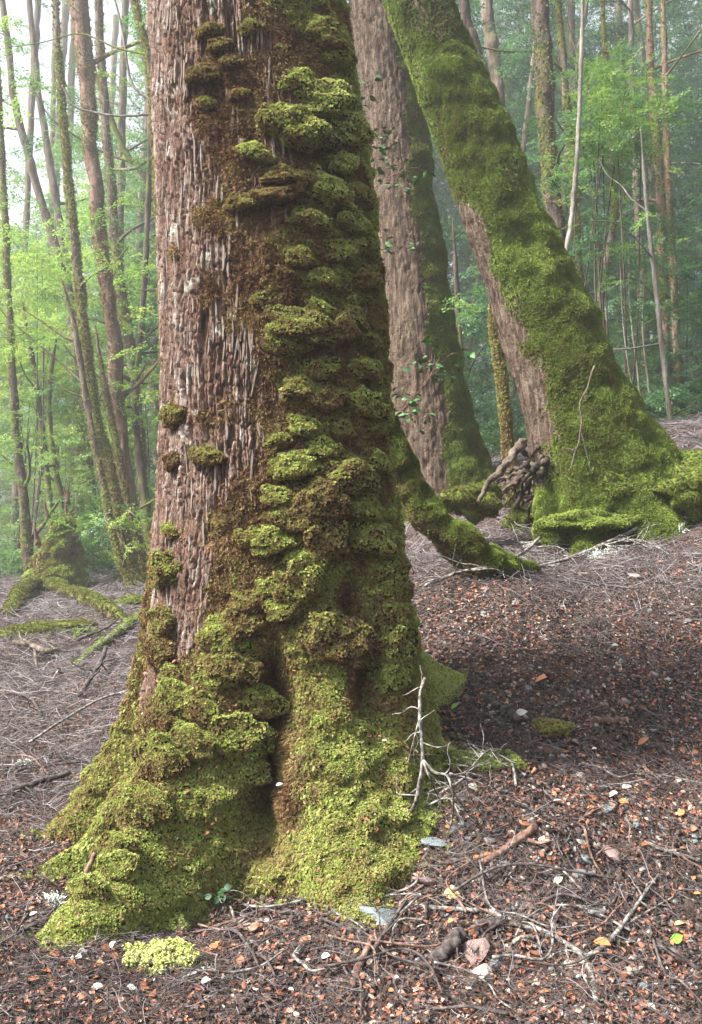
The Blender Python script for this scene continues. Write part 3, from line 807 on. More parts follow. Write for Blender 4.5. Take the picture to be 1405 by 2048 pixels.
# ------------------------------------------------------------------ the two large trees behind
def big_tree(root, path, D, rpx, nseg, nring, lobes, mossfun, mat, tufts, tsize, tint0, bark_amp=0.02, arc=(-115, 115)):
    C = catmull([P(x, y, d) for (x, y), d in zip(path, D)], nring)
    kpx = np.interp(np.linspace(0, 1, nring), np.linspace(0, 1, len(rpx)), np.array(rpx) * np.array(D) / FPX)
    T, N, B = frames(C)
    th = np.linspace(-180, 180, nseg, endpoint=False)
    TH = np.tile(th, (nring, 1)); Zc = np.repeat(C[:, 2:3], nseg, 1)
    r = np.repeat(kpx[:, None], nseg, 1)
    g0 = C[0, 2]
    t = TH.ravel(); zz = Zc.ravel(); r = r.ravel()
    tw = t + 12 * noise(np.stack([zz * 2.1, t * 0.02, 0 * t + 2], 1))
    for a, Lr, h, w in lobes:
        r = r + Lr * np.exp(-np.maximum(zz - g0 - 0.12, -0.1) / h) * np.exp(-(wrapd(tw - a) / w) ** 2)
    dirs = (N[:, None, :] * np.cos(np.radians(TH))[..., None] + B[:, None, :] * np.sin(np.radians(TH))[..., None]).reshape(-1, 3)
    Cc = np.repeat(C[:, None, :], nseg, 1).reshape(-1, 3)
    p = Cc + dirs * r[:, None]
    ms = np.clip(mossfun(t, p, dirs, zz - g0), 0, 1)
    s = np.radians(t) * r.mean()
    n1 = noise(np.stack([s * 40 + 0.4 * noise(p * 6), zz * 5.0, 0 * s + 1], 1)) + 0.4 * noise(np.stack([s * 85, zz * 16, 0 * s + 5], 1)); 
    pl, hgt = plates(s, zz, 42, 5); pl = pl * (0.3 + 0.7 * hgt)
    disp = (1 - ms) * (bark_amp * pl + 0.3 * bark_amp * fbm(p * np.array([40, 40, 22.0]), 2)) + ms * (0.05 * fbm(p * np.array([5, 5, 5.0]), 4) + 0.03 * np.maximum(noise(p * 7 + 9), 0) + 0.10 * np.exp(-np.maximum(zz - g0 - .1, 0) / .5) * fbm(p * 3.1 + 7, 3)) + 0.03 * fbm(p * 1.7, 3)
    p2 = p + dirs * disp[:, None]
    id_ = np.arange(nring * nseg).reshape(nring, nseg)
    a = id_[:-1]; b = np.roll(a, -1, 1); d = id_[1:]; c = np.roll(d, -1, 1)
    F = np.stack([a, b, c, d], -1).reshape(-1, 4)
    off = np.array(root.location)
    link('trunk', mesh_np('trunk', p2 - off, F, mat, attrs={'moss': ms * 0.75}), root)
    vis = ((t > arc[0]) & (t < arc[1])).astype(float)
    q, nr, k = face_samples(p2, F, tufts, np.clip(ms * 1.4 - 0.2, 0, 1) * vis * (p2[:, 2] < 6))
    tint = np.clip(tint0 + 0.42 * fbm(q * 1.9 + 2, 3) + 0.35 * fbm(q * 8, 2) + 0.10 * nr[:, 2] + 0.09 * rng.normal(size=len(q)), 0.12, 0.95)
    scatter('moss_carpet', q - off, rot_to_normal(nr + np.array([0, 0, -0.15]), tilt=0.35), tsize * (0.6 + 0.9 * rng.random(len(q))), tint, TUFT2, root)
    return p2, F, ms

def moss3(t, p, dirs, h):
    n = fbm(p * 1.8, 4)
    bare = sstep(-8, -66, t + 55 * n) * sstep(-150, -120, t) * sstep(2.7, 2.2, h + 0.5 * n) * sstep(0.45, 0.7, h)
    up = sstep(2.2, 2.7, h)
    bare2 = sstep(-45, -65, t + 30 * n) * up * 0.7
    gaps = 0.75 * sstep(0.12, 0.34, fbm(p * np.array([3.2, 3.2, 2.2]) + 21, 4)) * sstep(0.5, 0.9, h)
    return 1 - np.maximum(np.maximum(bare, bare2), gaps)
o3 = on_ground(1215, 1060)
t3 = thing('leaning_tree', 'thick leaning tree wrapped in dense green moss at the right', 'tree', loc=(float(o3[0]), float(o3[1]), float(o3[2])))
p3, f3, m3 = big_tree(t3, [(1238, 1130), (1200, 960), (1150, 800), (1090, 640), (1028, 480), (972, 340), (912, 190), (848, 36), (775, -150), (640, -500), (520, -900)],
         [6.4] * 8 + [6.4, 6.5, 6.6], [150, 128, 102, 92, 80, 72, 64, 60, 56, 48, 38], 180, 330,
         [(95, 0.46, 0.28, 20), (60, 0.18, 0.3, 18), (-32, 0.26, 0.30, 13), (20, 0.16, 0.3, 18), (-68, 0.20, 0.26, 12), (150, 0.4, 0.3, 20)], moss3, M_PINKBARK, 150000, 0.0135, 0.72)

def moss2(t, p, dirs, h):
    n = fbm(p * 1.6 + 4, 4)
    return np.maximum(sstep(6, 26, t + 40 * n), 0.8 * sstep(-160, -175, t)) * (1 - sstep(150, 170, t)) + 0.9 * sstep(0.25, 0.0, h + 0.3 * n)
o2 = on_ground(885, 975)
t2 = thing('straight_tree', 'upright pink-barked tree with mossy right side behind the big trunk', 'tree', loc=(float(o2[0]), float(o2[1]), float(o2[2])))
big_tree(t2, [(888, 1040), (872, 930), (848, 760), (826, 560), (808, 400), (788, 210), (762, 36), (732, -150), (690, -500), (660, -900)], [8.4] * 10,
         [92, 82, 73, 65, 61, 58, 55, 50, 42, 30], 150, 300, [(80, 0.22, 0.35, 18), (40, 0.12, 0.3, 20), (-60, 0.12, 0.3, 20), (170, .2, .3, 20)], moss2, M_PINKBARK, 55000, 0.015, 0.58, 0.030)
# gnarled bare root and mossy burl under the leaning tree
C = catmull([P(1048, 880, 6.15), P(1022, 915, 6.05), P(1000, 945, 5.95), P(975, 968, 5.9), P(962, 1000, 5.9)], 24)
C = C + 0.035 * np.stack([noise(C * 9), 0 * C[:, 0], noise(C * 9 + 40)], 1)
C = catmull(C, 60); V, F = tube(C, np.linspace(0.030, 0.012, 60), 12, 0.9, 34)
link('root', mesh_np('root', V - np.array(t3.location), F, M_BGBARK, attrs={'moss': np.full(len(V), 0.3)}), t3)

def mossy_lump(name, label, cat, px, py, w, h, n, tint0, group=None, D=None, seed=0, tsize=0.012, sink=0.3, src=None):
    """A low mound of moss on the ground: base mesh and its tufts."""
    c = on_ground(px, py) if D is None else P(px, py, D)
    root = thing(name, label, cat, group, loc=tuple(float(v) for v in c))
    bm = bmesh.new(); bmesh.ops.create_icosphere(bm, subdivisions=3, radius=1)
    v = np.array([q.co for q in bm.verts]); f = np.array([[q.index for q in t.verts] for t in bm.faces]); bm.free()
    v = v * (1 + 0.95 * fbm(v * 1.5 + seed * 3.7, 3) + 0.3 * fbm(v * 4 + seed, 2))[:, None] * np.array([w, w * 0.8, h]); v[:, 2] += h * (0.5 - sink) * 0.6
    link('mound', mesh_np('mound', v, f, M_MOSSBASE), root)
    k = f[rng.integers(0, len(f), n)]; u = rng.random((n, 2)); fl = u.sum(1) > 1; u[fl] = 1 - u[fl]
    q = v[k[:, 0]] + u[:, :1] * (v[k[:, 1]] - v[k[:, 0]]) + u[:, 1:] * (v[k[:, 2]] - v[k[:, 0]])
    nn = np.cross(v[k[:, 1]] - v[k[:, 0]], v[k[:, 2]] - v[k[:, 0]]); nn /= np.linalg.norm(nn, axis=1)[:, None] + 1e-9
    tint = np.clip(tint0 + 0.3 * fbm(q * 12 + seed, 2) + 0.12 * nn[:, 2] + 0.08 * rng.normal(size=n), 0.1, 1)
    scatter('moss_cover', q, rot_to_normal(nn + np.array([0, 0, 0.3]), tilt=0.25), tsize * (0.6 + 0.8 * rng.random(n)), tint, src or (TUFT2 if c[1] > 4.5 else TUFT), root)
    return root
mossy_lump('moss_mound', 'rounded pale olive moss mound left of the leaning tree toe', 'moss', 1050, 1055, 0.14, 0.13, 2600, 0.5, seed=1)
mossy_lump('moss_mound', 'moss-capped mound under the bare gnarled root', 'moss', 945, 1003, 0.17, 0.11, 2200, 0.42, seed=2, D=6.3)
mossy_lump('moss_mound', 'bright green moss cushion in front of the leaning tree base', 'moss', 1185, 1048, 0.24, 0.06, 4200, 0.8, seed=3, tsize=0.011, D=5.95)
mossy_lump('moss_mound', 'round moss hump on the right root of the leaning tree', 'moss', 1345, 935, 0.22, 0.10, 2600, 0.66, seed=4, D=6.35)
mossy_lump('moss_mound', 'moss hump at the right edge below the leaning tree root', 'moss', 1385, 985, 0.16, 0.14, 2200, 0.6, seed=5, D=5.9)
mossy_lump('moss_mound', 'shaggy moss bulge low on the front of the leaning tree', 'moss', 1250, 985, 0.25, 0.16, 4200, 0.58, seed=6, D=6.12, tsize=0.014)

# ------------------------------------------------------------------ mossy logs
def mossy_log(name, label, pts, rad, tint0, tufts, tsize=0.010, mat=None, group=None, amp=0.3, side=0.25):
    C = catmull(np.array(pts), 60)
    root = thing(name, label, 'log', group, loc=tuple(float(v) for v in C[30]))
    rr = np.interp(np.linspace(0, 1, 60), np.linspace(0, 1, len(rad)), rad)
    V, F = tube(C, rr, 24, amp, 9, seed=len(label))
    off = C[30]
    nv = np.zeros(len(V)); cc = np.vstack([np.repeat(C, 24, 0), C[0], C[-1]]); d = V - cc; d /= np.linalg.norm(d, axis=1)[:, None] + 1e-9
    ms = sstep(-0.25, side, d[:, 2] + 0.5 * fbm(V * 7, 2))
    link('stem', mesh_np('stem', V - off, F, mat or M_BROWNMOSS, attrs={'moss': ms}), root)
    q, nr, k = face_samples(V, F, tufts, np.clip(0.15 + ms, 0, 1))
    tint = np.clip(tint0 + 0.36 * nr[:, 2] - 0.05 + 0.35 * fbm(q * 10, 2) + 0.08 * rng.normal(size=len(q)), 0.08, 0.98)
    scatter('moss_cover', q - off, rot_to_normal(nr, tilt=0.3), tsize * (0.6 + 0.9 * rng.random(len(q))), tint, TUFT2, root)
    return root
M_BROWNMOSS = bark_mat('mossy_log_bark', [(0.04, 0.026, 0.015), (0.10, 0.07, 0.035), (0.16, 0.12, 0.06)], scale=30, stretch=(1, 1, 1))
e = on_ground(1062, 1143)
mossy_log('fallen_log', 'curved mossy fallen branch slanting down behind the big trunk', [P(745, 800, 4.9), P(775, 880, 4.9), P(812, 955, 4.9), P(865, 1035, 4.9), P(925, 1092, 4.9), P(975, 1128, 4.95), P(1030, 1140, 5.05), P(1072, 1137, 5.2)],
          [0.075, 0.08, 0.082, 0.08, 0.09, 0.095, 0.06, 0.025], 0.56, 24000, 0.0085, amp=0.6)
def gl(px, py, lift=0.0):
    p = on_ground(px, py); p[2] += lift; return p
mossy_log('fallen_log', 'long mossy log lying across the ground beyond the left roots', [gl(85, 1185, .06), gl(130, 1196, .07), gl(180, 1215, .06), gl(225, 1238, .04), gl(262, 1250, 0)], [0.05, 0.07, 0.07, 0.055, 0.03], 0.22, 2600, 0.018, amp=0.8)
mossy_log('fallen_log', 'mossy root arching down at the left edge beside the stump', [gl(20, 1235, .02), gl(45, 1205, .12), gl(70, 1185, .10), gl(95, 1183, .02)], [0.06, 0.08, 0.07, 0.04], 0.2, 1800, 0.018, amp=0.8)
mossy_log('fallen_log', 'thin mossy log in the distance just left of the trunk', [gl(235, 1168, .05), gl(275, 1176, .07), gl(310, 1165, .06), gl(350, 1150, .05)], [0.04, 0.05, 0.055, 0.05], 0.25, 1200, 0.02, amp=0.8)
mossy_log('fallen_log', 'pale mossy stem half buried by the left flank of the trunk', [gl(150, 1335, .0), gl(200, 1300, .03), gl(250, 1265, .03), gl(300, 1225, .03)], [0.015, 0.025, 0.028, 0.03], 0.60, 1100, 0.011, mat=M_LICHENWOOD, amp=0.7)
mossy_lump('moss_mound', 'low yellow-green moss carpet patch at the left edge', 'moss', 58, 1266, 0.27, 0.045, 2000, 0.36, seed=8, tsize=0.015)
mossy_lump('moss_mound', 'flat moss patch beside the long mossy log', 'moss', 128, 1256, 0.28, 0.04, 2000, 0.36, seed=9, tsize=0.015)
mossy_lump('moss_mound', 'small moss patch right of the long log near the trunk', 'moss', 285, 1208, 0.24, 0.05, 1600, 0.5, seed=10, tsize=0.015)
mossy_lump('moss_mound', 'little moss knob among grey twigs left of the trunk', 'moss', 172, 1275, 0.09, 0.05, 700, 0.75, seed=11, tsize=0.016)
mossy_lump('star_moss_clump', 'bright green star moss clump on the leaf litter at bottom left', 'moss', 322, 1922, 0.080, 0.013, 420, 0.97, seed=12, tsize=0.014, src=STAR)
mossy_lump('star_moss_clump', 'bright star moss clump nestled between the two front roots', 'moss', 458, 1728, 0.075, 0.035, 420, 0.97, seed=13, tsize=0.015, src=STAR)
mossy_lump('star_moss_clump', 'tiny star moss tuft above the bottom left moss clump', 'moss', 357, 1858, 0.022, 0.018, 120, 0.93, seed=14, tsize=0.012, src=STAR)
mossy_lump('moss_mound', 'spreading bright moss apron at the foot of the front root', 'moss', 590, 1715, 0.20, 0.055, 5200, 0.9, seed=15, tsize=0.012)
mossy_lump('moss_mound', 'thin moss patch at the right toe of the big trunk', 'moss', 960, 1525, 0.13, 0.018, 2400, 0.72, seed=16, tsize=0.010)
mossy_lump('moss_mound', 'small dull moss patch on the slope right of the trunk', 'moss', 1100, 1460, 0.07, 0.025, 700, 0.5, seed=17, tsize=0.009)

# ------------------------------------------------------------------ broken mossy stump on the left
def stump():
    c = on_ground(108, 1178)
    root = thing('broken_stump', 'broken mossy stump with jagged top in the left background', 'stump', loc=tuple(float(v) for v in c))
    k = c[1] / FPX
    k_ = lambda i: c[1] / FPX
    n, m = 64, 60
    th = np.linspace(0, 2 * np.pi, n, endpoint=False); t = np.linspace(0, 1, m)
    TH, Tt = np.meshgrid(th, t); a = TH.ravel(); tt = Tt.ravel()
    H = (0.60 + 0.32 * np.cos(a - 0.35) + 0.10 * noise(np.stack([np.cos(a) * 3, np.sin(a) * 3, 0 * a], 1))) * 180 * k
    r = (58 - 20 * tt) * k * (1 + 0.25 * np.exp(-tt * 6))
    p = np.stack([np.cos(a) * r + 6 * k * tt, -np.sin(a) * r, H * tt - 0.08], 1)
    p += np.stack([np.cos(a), -np.sin(a), 0 * a], 1) * (0.16 * fbm(p * 4, 4) + 0.10 * np.maximum(noise(p * 8), 0))[:, None]
    inner = np.stack([np.cos(th) * 12 * k, -np.sin(th) * 12 * k, np.full(n, 70 * k)], 1)
    V = np.vstack([p, inner]); id_ = np.arange(n * (m + 1)).reshape(m + 1, n)
    A = id_[:-1]; B = np.roll(A, -1, 1); Dd = id_[1:]; Cc = np.roll(Dd, -1, 1)
    F = np.stack([A, Dd, Cc, B], -1).reshape(-1, 4)
    # splintered crown of red rot
    for k in range(9):
        a0 = rng.uniform(0, 6.28); b0 = np.array([math.cos(a0) * 30 * k_(k), -math.sin(a0) * 30 * k_(k), (80 + 90 * (0.5 + 0.5 * math.cos(a0 - .35))) * k_(k)]); w = wander(b0, [rng.normal() * .2, rng.normal() * .2, 1], 40 * k_(k), 4, .1); v_, f_ = tube(catmull(w, 8), np.linspace(5 * k_(k), 1.2 * k_(k), 8), 6, .9, 25)
        link('splinter', mesh_np('splinter', v_, f_, M_REDBARK), root)
    ms = np.concatenate([np.clip(0.5 + 0.9 * np.sign(np.cos(a) + 0.3) * 0.4 + fbm(p * 3, 3), 0, 1), np.zeros(n)])
    link('trunk', mesh_np('stump_wood', V, F, M_REDBARK, attrs={'moss': ms * 0.6}), root)
    q, nr, kk = face_samples(V, F[: n * (m - 1)], 14000, ms)
    tint = np.clip(0.60 + 0.25 * nr[:, 2] + 0.5 * fbm(q * 4, 3) + 0.07 * rng.normal(size=len(q)), 0.15, 0.95)
    scatter('moss_cover', q, rot_to_normal(nr, tilt=0.35), 0.026 * (0.6 + 0.8 * rng.random(len(q))), tint, TUFT, root)
stump()

# ------------------------------------------------------------------ forest trees
def spray_cloud(name, root, pos, tint, size, off, flat=0.5, src=None, heading=None):
    n = len(pos)
    nr = np.stack([rng.normal(size=n) * flat, rng.normal(size=n) * flat, np.ones(n)], 1)
    sp = rng.normal(size=(n, 3)) if heading is None else heading + 0.5 * rng.normal(size=(n, 3))
    sp[:, 2] = sp[:, 2] * 0.3 - 0.15
    rot = rot_to_normal(nr, spin=sp)
    return scatter(name, pos - off, rot, size * (0.6 + 0.8 * rng.random(n)), np.clip(tint, 0, 1), src or SPRAYS[int(rng.integers(0, 3))], root)

def forest_tree(name, label, path, D, rpx, mat, moss=0.15, crown=(), branches=5, tint=0.5, size=0.5, group=None, cat='tree', fuzz=0, seed=None, nspray=26, up=True):
    """A trunk through photo points at depth D, some limbs and sprays of leaves."""
    pts = [P(x, y, D) for x, y in path]
    if up:   # carry on above the picture
        d = pts[0] - pts[1]; d /= np.linalg.norm(d); d = d * np.array([0.5, 0.5, 1]) 
        h_ = max(3.0, CAMZ + 1100 / FPX * D - pts[0][2] + 1.0) / max(d[2], .3)
        pts = [pts[0] + d * h_, pts[0] + d * h_ * .5] + pts; rpx = [rpx[0] * 0.55, rpx[0] * 0.8] + list(rpx)
    else:
        rpx = [rpx[0] * 0.25] + list(rpx[1:])
    while len(pts) > 2 and pts[0][2] > 17.5 and pts[1][2] > 17.5: pts = pts[1:]; rpx = list(rpx)[1:]
    if pts[0][2] > 17.5: t_ = (17.5 - pts[1][2]) / (pts[0][2] - pts[1][2]); pts[0] = pts[1] + (pts[0] - pts[1]) * t_
    b = pts[-1]; g = gz1(b[0], b[1])
    if b[2] > g - 0.15:
        d = pts[-1] - pts[-2]; d = d / abs(d[2]) if abs(d[2]) > 1e-3 else np.array([0, 0, -1.0])
        e = b + d * (b[2] - g + 0.2); pts.append(np.array([e[0], b[1], min(gz1(e[0], b[1]), g) - 0.2])); rpx = list(rpx) + [rpx[-1] * 1.25]
    pts = pts[::-1]; rad = np.array(rpx[::-1]) * D / FPX
    rad = rad * (0.72 if cat == 'tree' and D < 17 else 0.85); L = np.linalg.norm(np.diff(np.array(pts), axis=0), axis=1).sum(); n = int(max(24, min(120, L / 0.07)))
    C = catmull(pts, n)
    jit = rng.normal(size=3) * 7
    C = C + 0.35 * rad.mean() * np.stack([noise(C * 1.3 + jit), noise(C * 1.3 + jit + 20), 0 * C[:, 0]], 1)
    rr = np.interp(np.linspace(0, 1, n), np.linspace(0, 1, len(rad)), rad)
    rr = rr * (1 + 0.5 * np.exp(-np.arange(n) / n * L / 0.25))
    k0 = int(np.argmin(np.abs(C[:, 2] - gz1(C[0, 0], C[0, 1]))))
    off = np.array([C[k0][0], C[k0][1], gz1(C[k0][0], C[k0][1])])
    root = thing(name, label, cat, group, loc=tuple(float(v) for v in off))
    ns = 14 if rad.max() > 0.05 else 8
    V, F = tube(C, rr, ns, 0.45, 7 if rad.max() > .05 else 16, seed=jit[0], cap=False, stretch=1.6)
    ms = np.clip(moss + 0.10 + 0.6 * fbm(V * np.array([2.2, 2.2, 1.0]) + jit, 3) + 0.22 * sstep(1.6, 0.0, V[:, 2] - off[2]), 0, 1)
    link('trunk', mesh_np('trunk', V - off, F, mat, attrs={'moss': ms}), root)
    tipq, heads = [], []
    for k in range(branches):
        i = int(rng.integers(int(n * 0.25), n - 2)); a = rng.uniform(0, 2 * np.pi); l = rng.uniform(0.6, 1.9) * (0.6 + 0.04 * D)
        d = np.array([math.cos(a), math.sin(a) * 0.7, rng.uniform(0.1, 0.7)]); q = [C[i]]
        for j in range(4):
            d = d + rng.normal(size=3) * 0.25; d /= np.linalg.norm(d); q.append(q[-1] + d * l / 4)
        q = catmull(q, 12); r0 = min(rr[i] * 0.45, 0.035)
        v, f = tube(q, np.linspace(r0, r0 * 0.25, 12), 5, 0.2, 12, cap=False)
        link('branch', mesh_np('branch', v - off, f, mat, attrs={'moss': np.full(len(v), moss + 0.15)}), root)
        for j in range(max(3, nspray // max(branches, 1))):
            w = q[int(rng.integers(4, 12))]; tipq.append(w + rng.normal(size=3) * np.array([0.28, 0.28, 0.16])); heads.append(d)
    for (x, y, rx, ry, cnt) in crown:
        for j in range(int(cnt * 0.6)):
            u = rng.normal(size=3) * 0.55
            tipq.append(P(x + u[0] * rx, y + u[1] * ry, D + 0.5 + abs(u[2]) * rx * D / FPX)); heads.append(rng.normal(size=3))
    if tipq:
        q = np.array(tipq); q[:, 2] = np.where(q[:, 2] > 18.2, 18.2 - 3 * rng.random(len(q)), q[:, 2])
        tn = tint + 0.25 * fbm(q * 1.1, 2) + 0.10 * rng.normal(size=len(q))
        spray_cloud('crown', root, q, tn, size, off, heading=np.array(heads))
    if fuzz:
        q, nr, k = face_samples(V, F, int(fuzz * 1.7), np.clip(ms * 1.5 - 0.1, 0.02, 1))
        scatter('moss_cover', q - off, rot_to_normal(nr, tilt=0.4), 0.019 * (0.6 + 0.8 * rng.random(len(q))), np.clip(0.55 + 0.4 * fbm(q * 3, 2) + 0.08 * rng.normal(size=len(q)), .15, .95), TUFT, root)
    return root

LG = 'slender trees in the left background'  # crown tints here run yellower, with sun through the leaves coloured in
FT = forest_tree
FT('beech_tree', 'thickest red-brown tree in the left background with mossy upper stem', [(160, 20), (178, 200), (186, 330), (205, 520), (228, 680), (236, 820), (256, 980), (276, 1130)], 12.5, [24, 21, 19, 19, 20, 19, 20, 22], M_REDBARK, 0.1, [(180, 620, 130, 160, 40)], 4, 0.85, 0.5, LG, fuzz=2500)
FT('beech_tree', 'dark straight stem beside the thickest left background tree', [(198, 20), (208, 200), (226, 420), (238, 560), (262, 700), (278, 850), (290, 1000), (296, 1090)], 13.5, [11, 12, 13, 13, 14, 14, 15, 17], M_BGBARK, 0.15, [(250, 560, 100, 160, 40)], 3, 0.75, 0.5, LG, fuzz=1500)
FT('beech_tree', 'mossy leaning stem crossing in front of the left background trees', [(112, 20), (124, 200), (142, 400), (158, 560), (172, 700), (192, 830), (222, 960), (262, 1130)], 11.5, [8, 10, 12, 13, 15, 16, 18, 22], M_BGBARK, 0.35, [(110, 520, 120, 160, 40)], 4, 0.85, 0.45, LG, fuzz=3500)
FT('beech_tree', 'thin pale companion stem hugging the mossy leaning stem', [(125, 560), (150, 660), (172, 790), (205, 960), (240, 1120), (262, 1150)], 11.2, [6, 8, 9, 9, 10, 11], M_BGBARK, 0.2, (), 3, 0.8, 0.4, LG, up=False, fuzz=800)
FT('beech_tree', 'mossy stem curving up from the left trunk cluster base', [(190, 650), (215, 800), (240, 920), (262, 1050), (285, 1140)], 12.0, [8, 9, 10, 11, 12], M_BGBARK, 0.4, (), 3, 0.75, 0.45, LG, up=False, fuzz=1200)
FT('beech_tree', 'hazy leaning tree slanting from the top left corner', [(30, 200), (62, 330), (105, 470), (145, 610), (160, 720), (175, 900)], 15.5, [10, 11, 12, 13, 13, 14], M_BGBARK, 0.2, [(80, 560, 120, 130, 40)], 3, 0.9, 0.5, LG)
FT('beech_tree', 'pale hazy stem behind the leaning left trees', [(60, 20), (80, 200), (112, 400), (135, 560), (150, 800), (160, 1000)], 18.0, [7, 8, 9, 9, 10, 11], M_BGBARK, 0.1, [(60, 640, 120, 180, 40)], 2, 0.9, 0.55, LG)
FT('beech_tree', 'crooked dark stem close to the left side of the big trunk', [(300, 300), (296, 420), (290, 560), (280, 690), (272, 820), (285, 950), (300, 1075)], 13.0, [7, 8, 8, 9, 9, 11, 13], M_DARKBARK, 0.2, [(300, 560, 100, 120, 30)], 5, 0.6, 0.5, LG)
FT('beech_tree', 'mossy bough dropping from the top beside the big trunk', [(275, 10), (290, 70), (300, 130), (306, 220), (315, 420)], 9.0, [7, 8, 8, 8, 8], M_BGBARK, 0.55, [(290, 90, 50, 60, 18)], 2, 0.75, 0.35, LG, fuzz=1500)
FT('beech_tree', 'slim twin stem rising behind the broken stump, left one', [(45, 600), (62, 700), (78, 800), (92, 920), (104, 1030)], 15.0, [6, 7, 7, 8, 9], M_DARKBARK, 0.25, [(50, 640, 60, 90, 30)], 4, 0.85, 0.4, LG, up=False)
FT('beech_tree', 'slim twin stem rising behind the broken stump, right one', [(118, 650), (104, 740), (98, 830), (110, 930), (124, 1010)], 14.8, [5, 7, 8, 9, 10], M_DARKBARK, 0.3, [(110, 660, 60, 80, 30)], 4, 0.8, 0.4, LG, up=False)
FT('beech_tree', 'dark trunk cut by the left edge behind the stump', [(28, 800), (38, 900), (48, 1010), (54, 1090), (60, 1150)], 13.2, [11, 12, 13, 15, 17], M_DARKBARK, 0.3, (), 2, 0.7, 0.4, LG, fuzz=900)
FT('beech_tree', 'slanting bough crossing left behind the big trunk', [(245, 290), (275, 330), (305, 380), (340, 440), (370, 560)], 13.8, [8, 10, 12, 13, 14], M_BGBARK, 0.3, (), 2, 0.6, 0.5, LG)
FT('beech_tree', 'faint straight trunk in the haze beside the big trunk', [(250, 20), (245, 200), (240, 450), (245, 700), (262, 1000)], 19.0, [8, 9, 10, 11, 12], M_BGBARK, 0.1, [(260, 560, 80, 200, 40)], 2, 0.7, 0.55, LG)
RG = 'trees in the right background'
FT('beech_tree', 'dark thick trunk standing right behind the leaning mossy tree', [(1082, 20), (1092, 200), (1098, 330), (1110, 440), (1128, 560), (1150, 720)], 11.5, [24, 23, 22, 23, 24, 26], M_DARKBARK, 0.12, [(1100, 350, 90, 160, 40)], 4, 0.42, 0.45, RG, fuzz=1800)
FT('beech_tree', 'mossy stem paired with the dark thick trunk', [(1118, 20), (1132, 180), (1145, 330), (1152, 450), (1158, 560), (1172, 700)], 12.5, [9, 11, 11, 12, 13, 14], M_BGBARK, 0.4, [(1150, 250, 80, 120, 30)], 3, 0.45, 0.45, RG, fuzz=1200)
FT('beech_tree', 'dark trunk emerging from behind the leaning tree at the top', [(930, 10), (948, 80), (972, 160), (995, 260), (1040, 420)], 10.5, [14, 16, 17, 17, 18], M_DARKBARK, 0.15, (), 2, 0.4, 0.4, RG)
FT('beech_tree', 'grey hazy trunk above the leaning tree', [(975, 10), (985, 90), (995, 170), (1005, 260), (1030, 450)], 14.0, [18, 18, 18, 19, 20], M_BGBARK, 0.15, [(1020, 200, 70, 100, 30)], 3, 0.4, 0.5, RG)
FT('sapling', 'thin white sapling stem leaning against the mossy pair', [(1166, 10), (1163, 120), (1158, 240), (1152, 350), (1142, 450), (1128, 530)], 9.8, [5, 6, 6, 7, 7, 7], M_PALEBARK, -0.1, (), 2, 0.5, 0.35, RG)
FT('beech_tree', 'slender wavy mossy trunk in the middle right', [(1206, 10), (1212, 120), (1216, 220), (1224, 340), (1230, 430), (1212, 540), (1196, 640), (1190, 760)], 12.8, [6, 8, 8, 9, 10, 10, 10, 11], M_BGBARK, 0.3, [(1210, 250, 90, 120, 40)], 4, 0.5, 0.45, RG, fuzz=900)
FT('beech_tree', 'brown trunk near the right edge, left of a close pair', [(1298, 10), (1302, 120), (1310, 240), (1318, 340), (1324, 460), (1330, 640)], 14.0, [9, 10, 12, 13, 13, 14], M_REDBARK, 0.2, [(1290, 180, 90, 130, 40)], 4, 0.4, 0.5, RG, fuzz=700)
FT('beech_tree', 'brown trunk near the right edge, right of a close pair', [(1326, 10), (1330, 130), (1332, 240), (1338, 380), (1346, 520), (1352, 650)], 13.6, [7, 8, 9, 9, 10, 11], M_REDBARK, 0.25, [(1350, 200, 80, 130, 40)], 4, 0.4, 0.5, RG, fuzz=700)
FT('sapling', 'pale spotted sapling bending down the right side', [(1282, 250), (1288, 350), (1296, 440), (1310, 560), (1322, 680), (1342, 850)], 9.5, [4, 5, 6, 7, 7, 8], M_PALEBARK, 0.05, [(1240, 190, 60, 50, 26), (1250, 250, 60, 50, 22)], 3, 0.72, 0.26, RG, up=False)
FT('beech_tree', 'hazy branching trunk behind the bending sapling', [(1262, 20), (1264, 160), (1270, 300), (1276, 420), (1284, 560), (1290, 700)], 16.0, [7, 8, 10, 11, 12, 13], M_BGBARK, 0.15, [(1260, 330, 90, 120, 40)], 4, 0.35, 0.5, RG)
FT('sapling', 'mossy thin stem at the left foot of the leaning tree', [(985, 600), (988, 660), (998, 720), (1005, 790), (1015, 870)], 7.4, [10, 11, 11, 11, 12], M_BGBARK, 0.6, (), 1, 0.45, 0.3, RG, up=False, fuzz=2500)
FT('sapling', 'thin dark stem between the two large trees', [(905, 430), (912, 540), (918, 650), (930, 760), (940, 870)], 11.0, [5, 7, 7, 8, 9], M_DARKBARK, 0.1, [(930, 600, 60, 120, 30)], 3, 0.35, 0.4, RG, up=False)
FT('sapling', 'hair-thin sapling beside the right side of the straight tree', [(895, 600), (908, 660), (920, 720), (930, 780), (945, 850)], 9.6, [2, 2.5, 3, 3, 3], M_PALEBARK, 0.1, [(905, 640, 40, 50, 12)], 2, 0.45, 0.3, RG, up=False)
